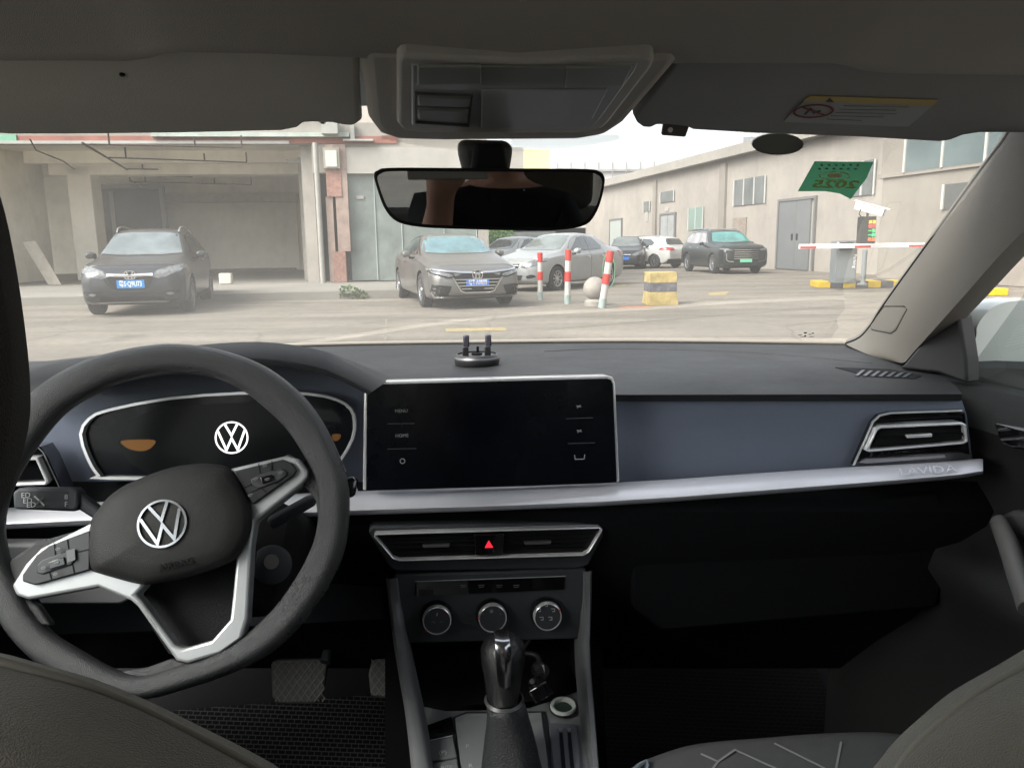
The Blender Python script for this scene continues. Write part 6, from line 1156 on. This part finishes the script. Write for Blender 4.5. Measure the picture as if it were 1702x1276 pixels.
for q in ([(470, 945), (535, 975), (600, 930), (760, 1003)], [(535, 975), (510, 1010)], [(750, 905), (945, 1002)], [(1005, 900), (984, 1010)]): stroke('seat_line', [z4(*p) for p in q], CU, .0068, .0026, mat('seat line', (.26, .26, .27), .8), PSQ)
tube('seat_piping', [CU.px(*z4(x, y), .0075) for x, y in ((215, 1005), (240, 985), (262, 974), (268, 990), (262, 1010))], .0025, mat('pale blue piping', (.16, .19, .22), .7), PSQ, 6)
for par_, cy_, pts_ in ((DS, .33, [(-100, 1066), (0, 1074), (84, 1096), (168, 1120), (252, 1154), (336, 1195), (420, 1237), (485, 1277), (560, 1345)]), (PSQ, .36, [(1420, 1300), (1456, 1247), (1479, 1219), (1522, 1180), (1570, 1141), (1640, 1101), (1704, 1063), (1800, 1010)])):
    pl_ = Plane((0, cy_, 1), (0, -1, .18)); tube('seam_piping', [p+pl_.n*.022+Vector((0, 0, .0045)) for p in cr_pts([pl_.px(x, y) for x, y in pts_], False, 4)], .0022, mat('piping', (.17, .16, .135), .8), par_, 8)
# ---- floor mats (loose)
def hexmat(name, col):
    m = mat(name, col, .8, spec=.15); n = m.node_tree; tc = n.nodes.new('ShaderNodeTexCoord'); mp = n.nodes.new('ShaderNodeMapping'); mp.inputs['Rotation'].default_value = (0, 0, .1); br = n.nodes.new('ShaderNodeTexBrick'); br.inputs['Scale'].default_value = 40
    br.inputs['Mortar Size'].default_value = .035; br.inputs['Mortar Smooth'].default_value = .3; br.inputs['Color1'].default_value = (.004, .004, .004, 1); br.inputs['Color2'].default_value = (.004, .004, .004, 1); br.inputs['Mortar'].default_value = (*[c*2.6 for c in col], 1)
    n.links.new(tc.outputs['Object'], mp.inputs[0]); n.links.new(mp.outputs[0], br.inputs[0]); n.links.new(br.outputs[0], n.nodes['Principled BSDF'].inputs['Base Color']); bp = n.nodes.new('ShaderNodeBump'); bp.inputs['Distance'].default_value = .004; n.links.new(br.outputs['Fac'], bp.inputs['Height']); n.links.new(bp.outputs[0], n.nodes['Principled BSDF'].inputs['Normal']); return m
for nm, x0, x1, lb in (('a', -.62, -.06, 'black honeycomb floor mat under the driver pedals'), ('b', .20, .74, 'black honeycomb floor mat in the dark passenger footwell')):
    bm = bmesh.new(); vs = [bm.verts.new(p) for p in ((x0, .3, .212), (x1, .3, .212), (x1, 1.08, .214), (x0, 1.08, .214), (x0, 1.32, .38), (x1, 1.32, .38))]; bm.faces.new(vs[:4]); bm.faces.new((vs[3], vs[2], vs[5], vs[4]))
    o = obj('floor_mat', bm, hexmat('mat rubber '+nm, (.026, .025, .026) if nm == 'a' else (.004, .004, .004)), sm=0); o.rotation_euler = (0, 0, PSI); q = o.modifiers.new('t', 'SOLIDIFY'); q.thickness = .008; tag(o, lb, 'floor mat')  # passenger mat darkened: the footwell's shade is in its colour
# ---- phone holder standing on the dash
t = thing('phone_holder', 'small black round phone holder with two upright prongs on the dashboard', 'phone holder', (0, 0, 0), PSI)
c = HZ(793, 604, Zd+.006); M_PH = mat('holder black', (.018, .018, .019), .35); s_ = c.y/1278*1.0
rb = 38*s_; lathe('base', [(0, 0), (rb*.97, 0), (rb, .004), (rb, .010), (rb*.9, .016), (rb*.86, .0165), (rb*.86, .0145), (0, .0155)], c, (0, 0, 1), M_PH, t, 48)
lathe('silver_ring', [(rb*1.005, .0095), (rb*.995, .0115), (rb*.97, .0125)], c, (0, 0, 1), mat('dull silver', (.16, .16, .17), .35, .7), t, 48)
for sx in (-19, 18):
    bm = bmesh.new(); x = c.x+sx*s_; y = c.y-.008; pr = [(0, -.004, .008), (.004, -.004, .030), (.006, 0, .046), (.003, .008, .049)]
    box(bm, (x-.0055, y-.005, c.z+.012), (x+.0045, y+.005, c.z+.030)); pg = obj('prong', bm, M_PH, t, bevel=.0015); bm = bmesh.new(); box(bm, (x-.0035, y+.003, c.z+.028), (x+.0065, y+.016, c.z+.048)); obj('prong_tip', bm, mat('prong grey', (.05, .045, .06), .3), pg, bevel=.0025)
lathe('centre_pad', [(.009, .014), (.009, .0175), (0, .0178)], c, (0, 0, 1), M_RUB, t, 24); lathe('pin', [(.0022, .014), (.0022, .027), (0, .028)], c+Vector((.002, .008, 0)), (0, 0, 1), M_RUB, t, 12)

# ---- the photographer sitting between the seats, seen only in the interior mirror
def skin_person():
    me = bpy.data.meshes.new('p'); J = {}; vs = []; es = []; rs = []
    def j(n, co, r, par=None):
        J[n] = len(vs); vs.append(co); rs.append(r)
        if par is not None: es.append((J[par], J[n]))
    j('pel', (.20, -.66, .62), (.16, .12)); j('wa', (.20, -.64, .78), (.14, .11), 'pel'); j('ch', (.20, -.60, .95), (.17, .12), 'wa'); j('sh', (.20, -.59, 1.06), (.14, .10), 'ch'); j('nk', (.20, -.58, 1.14), (.055, .055), 'sh'); j('hd0', (.20, -.57, 1.20), (.07, .08), 'nk'); j('hd1', (.20, -.565, 1.27), (.078, .092), 'hd0'); j('hd2', (.20, -.57, 1.33), (.06, .07), 'hd1')
    j('lsh', (.05, -.57, 1.06), (.065, .065), 'sh'); j('lel', (.00, -.36, .90), (.048, .048), 'lsh'); j('lfa', (.02, -.24, 1.00), (.042, .042), 'lel'); j('lwr', (.040, -.12, 1.135), (.028, .026), 'lfa'); j('lpm', (.040, -.085, 1.180), (.036, .018), 'lwr')
    for k, (dx, L) in enumerate(((-.024, .030), (-.009, .034), (.007, .032), (.021, .026))):
        j('f%da' % k, (.040+dx, -.072, 1.208), .0095, 'lpm'); j('f%db' % k, (.040+dx*1.1, -.060, 1.208+L*.6), .0088, 'f%da' % k); j('f%dc' % k, (.040+dx*1.1, -.046, 1.214+L*.55), .0078, 'f%db' % k)
    j('tha', (.075, -.080, 1.185), .011, 'lpm'); j('thb', (.086, -.066, 1.210), .0095, 'tha')
    j('rsh', (.35, -.57, 1.06), (.065, .065), 'sh'); j('rel', (.42, -.42, .86), (.048, .048), 'rsh'); j('rwr', (.30, -.30, .68), (.028, .028), 'rel'); j('rpm', (.26, -.27, .66), (.036, .02), 'rwr')
    for k in range(4): j('g%da' % k, (.235-.004*k, -.235-.018*k, .655), .009, 'rpm'); j('g%db' % k, (.205-.004*k, -.225-.018*k, .645), .008, 'g%da' % k)
    j('gt', (.245, -.225, .675), .010, 'rpm')
    for sx, n in ((-.10, 'l'), (.10, 'r')): j(n+'hp', (.20+sx, -.60, .60), (.09, .09), 'pel'); j(n+'kn', (.20+sx*1.3, -.18, .64), (.062, .062), n+'hp'); j(n+'an', (.20+sx*1.2, -.12, .30), (.045, .045), n+'kn'); j(n+'ft', (.20+sx*1.2, .02, .25), (.04, .035), n+'an')
    me.from_pydata(vs, es, []); o = bpy.data.objects.new('person', me); COL.objects.link(o)
    m = o.modifiers.new('s', 'SKIN'); m.use_smooth_shade = True; sv = me.skin_vertices[0].data
    for i, r in enumerate(rs): sv[i].radius = r if isinstance(r, tuple) else (r, r)
    sv[0].use_root = True; q = o.modifiers.new('b', 'SUBSURF'); q.levels = q.render_levels = 2
    dg = bpy.context.evaluated_depsgraph_get(); me2 = bpy.data.meshes.new_from_object(o.evaluated_get(dg)); o.modifiers.clear(); o.data = me2
    me2.materials.clear()
    for mm in (mat('dark shirt', (.014, .015, .018), .9, bump=.5, bscale=500), mat('skin', (.75, .45, .34), .5, var=.08, vscale=20), mat('trousers', (.02, .022, .03), .9)): me2.materials.append(mm)
    for p in me2.polygons:
        c = p.center; p.use_smooth = True
        fore = (c.y > -.33 and c.z > .9 and c.x < .12) or (c.y > -.36 and c.x > .2 and .64 < c.z < .76 and c.x < .36 and c.y < -.2 and c.z < .74 and abs(c.x-.27) < .08)
        p.material_index = 1 if fore or c.z > 1.13 else (2 if c.z < .70 else 0)
    o.rotation_euler = (0, 0, PSI); return o
PE = skin_person(); tag(PE, 'person in a dark shirt raising a bare forearm, reflected in the interior mirror', 'person')
bm = bmesh.new(); bmesh.ops.create_icosphere(bm, subdivisions=3, radius=1)
for v in bm.verts: v.co = Vector((.20+v.co.x*.088, -.59+v.co.y*.098, 1.305+max(v.co.z, -.2 if v.co.y < 0 else .15)*.068))
obj('hair', bm, mat('black hair', (.01, .009, .009), .7, bump=.8, bscale=300), PE)
bm = bmesh.new()
for sx in (-1, 1): lathe_bm(bm, [(0, .004), (.009, 0), (.006, -.004)], (.20+sx*.031, -.478, 1.275), (0, 1, 0), 12)
obj('eyes', bm, mat('eye', (.05, .03, .02), .2), PE)
bm = bmesh.new(); prism(bm, [Vector((.20, -.458, 1.248)), Vector((.188, -.478, 1.243)), Vector((.212, -.478, 1.243))], [Vector((.20, -.476, 1.277)), Vector((.194, -.482, 1.275)), Vector((.206, -.482, 1.275))]); obj('nose', bm, MATS['skin'], PE)
t = thing('phone', 'phone in a pale case, a sliver of it visible atop the interior mirror', 'phone', (0, 0, 0), PSI); bm = bmesh.new(); box(bm, (-.02, -.048, 1.190), (.125, -.040, 1.264)); obj('case', bm, mat('pale case', (.6, .58, .54), .5), t, bevel=.003)
bm = bmesh.new(); box(bm, (-.016, -.0495, 1.194), (.121, -.0482, 1.260)); obj('screen', bm, M_PIANO, t)
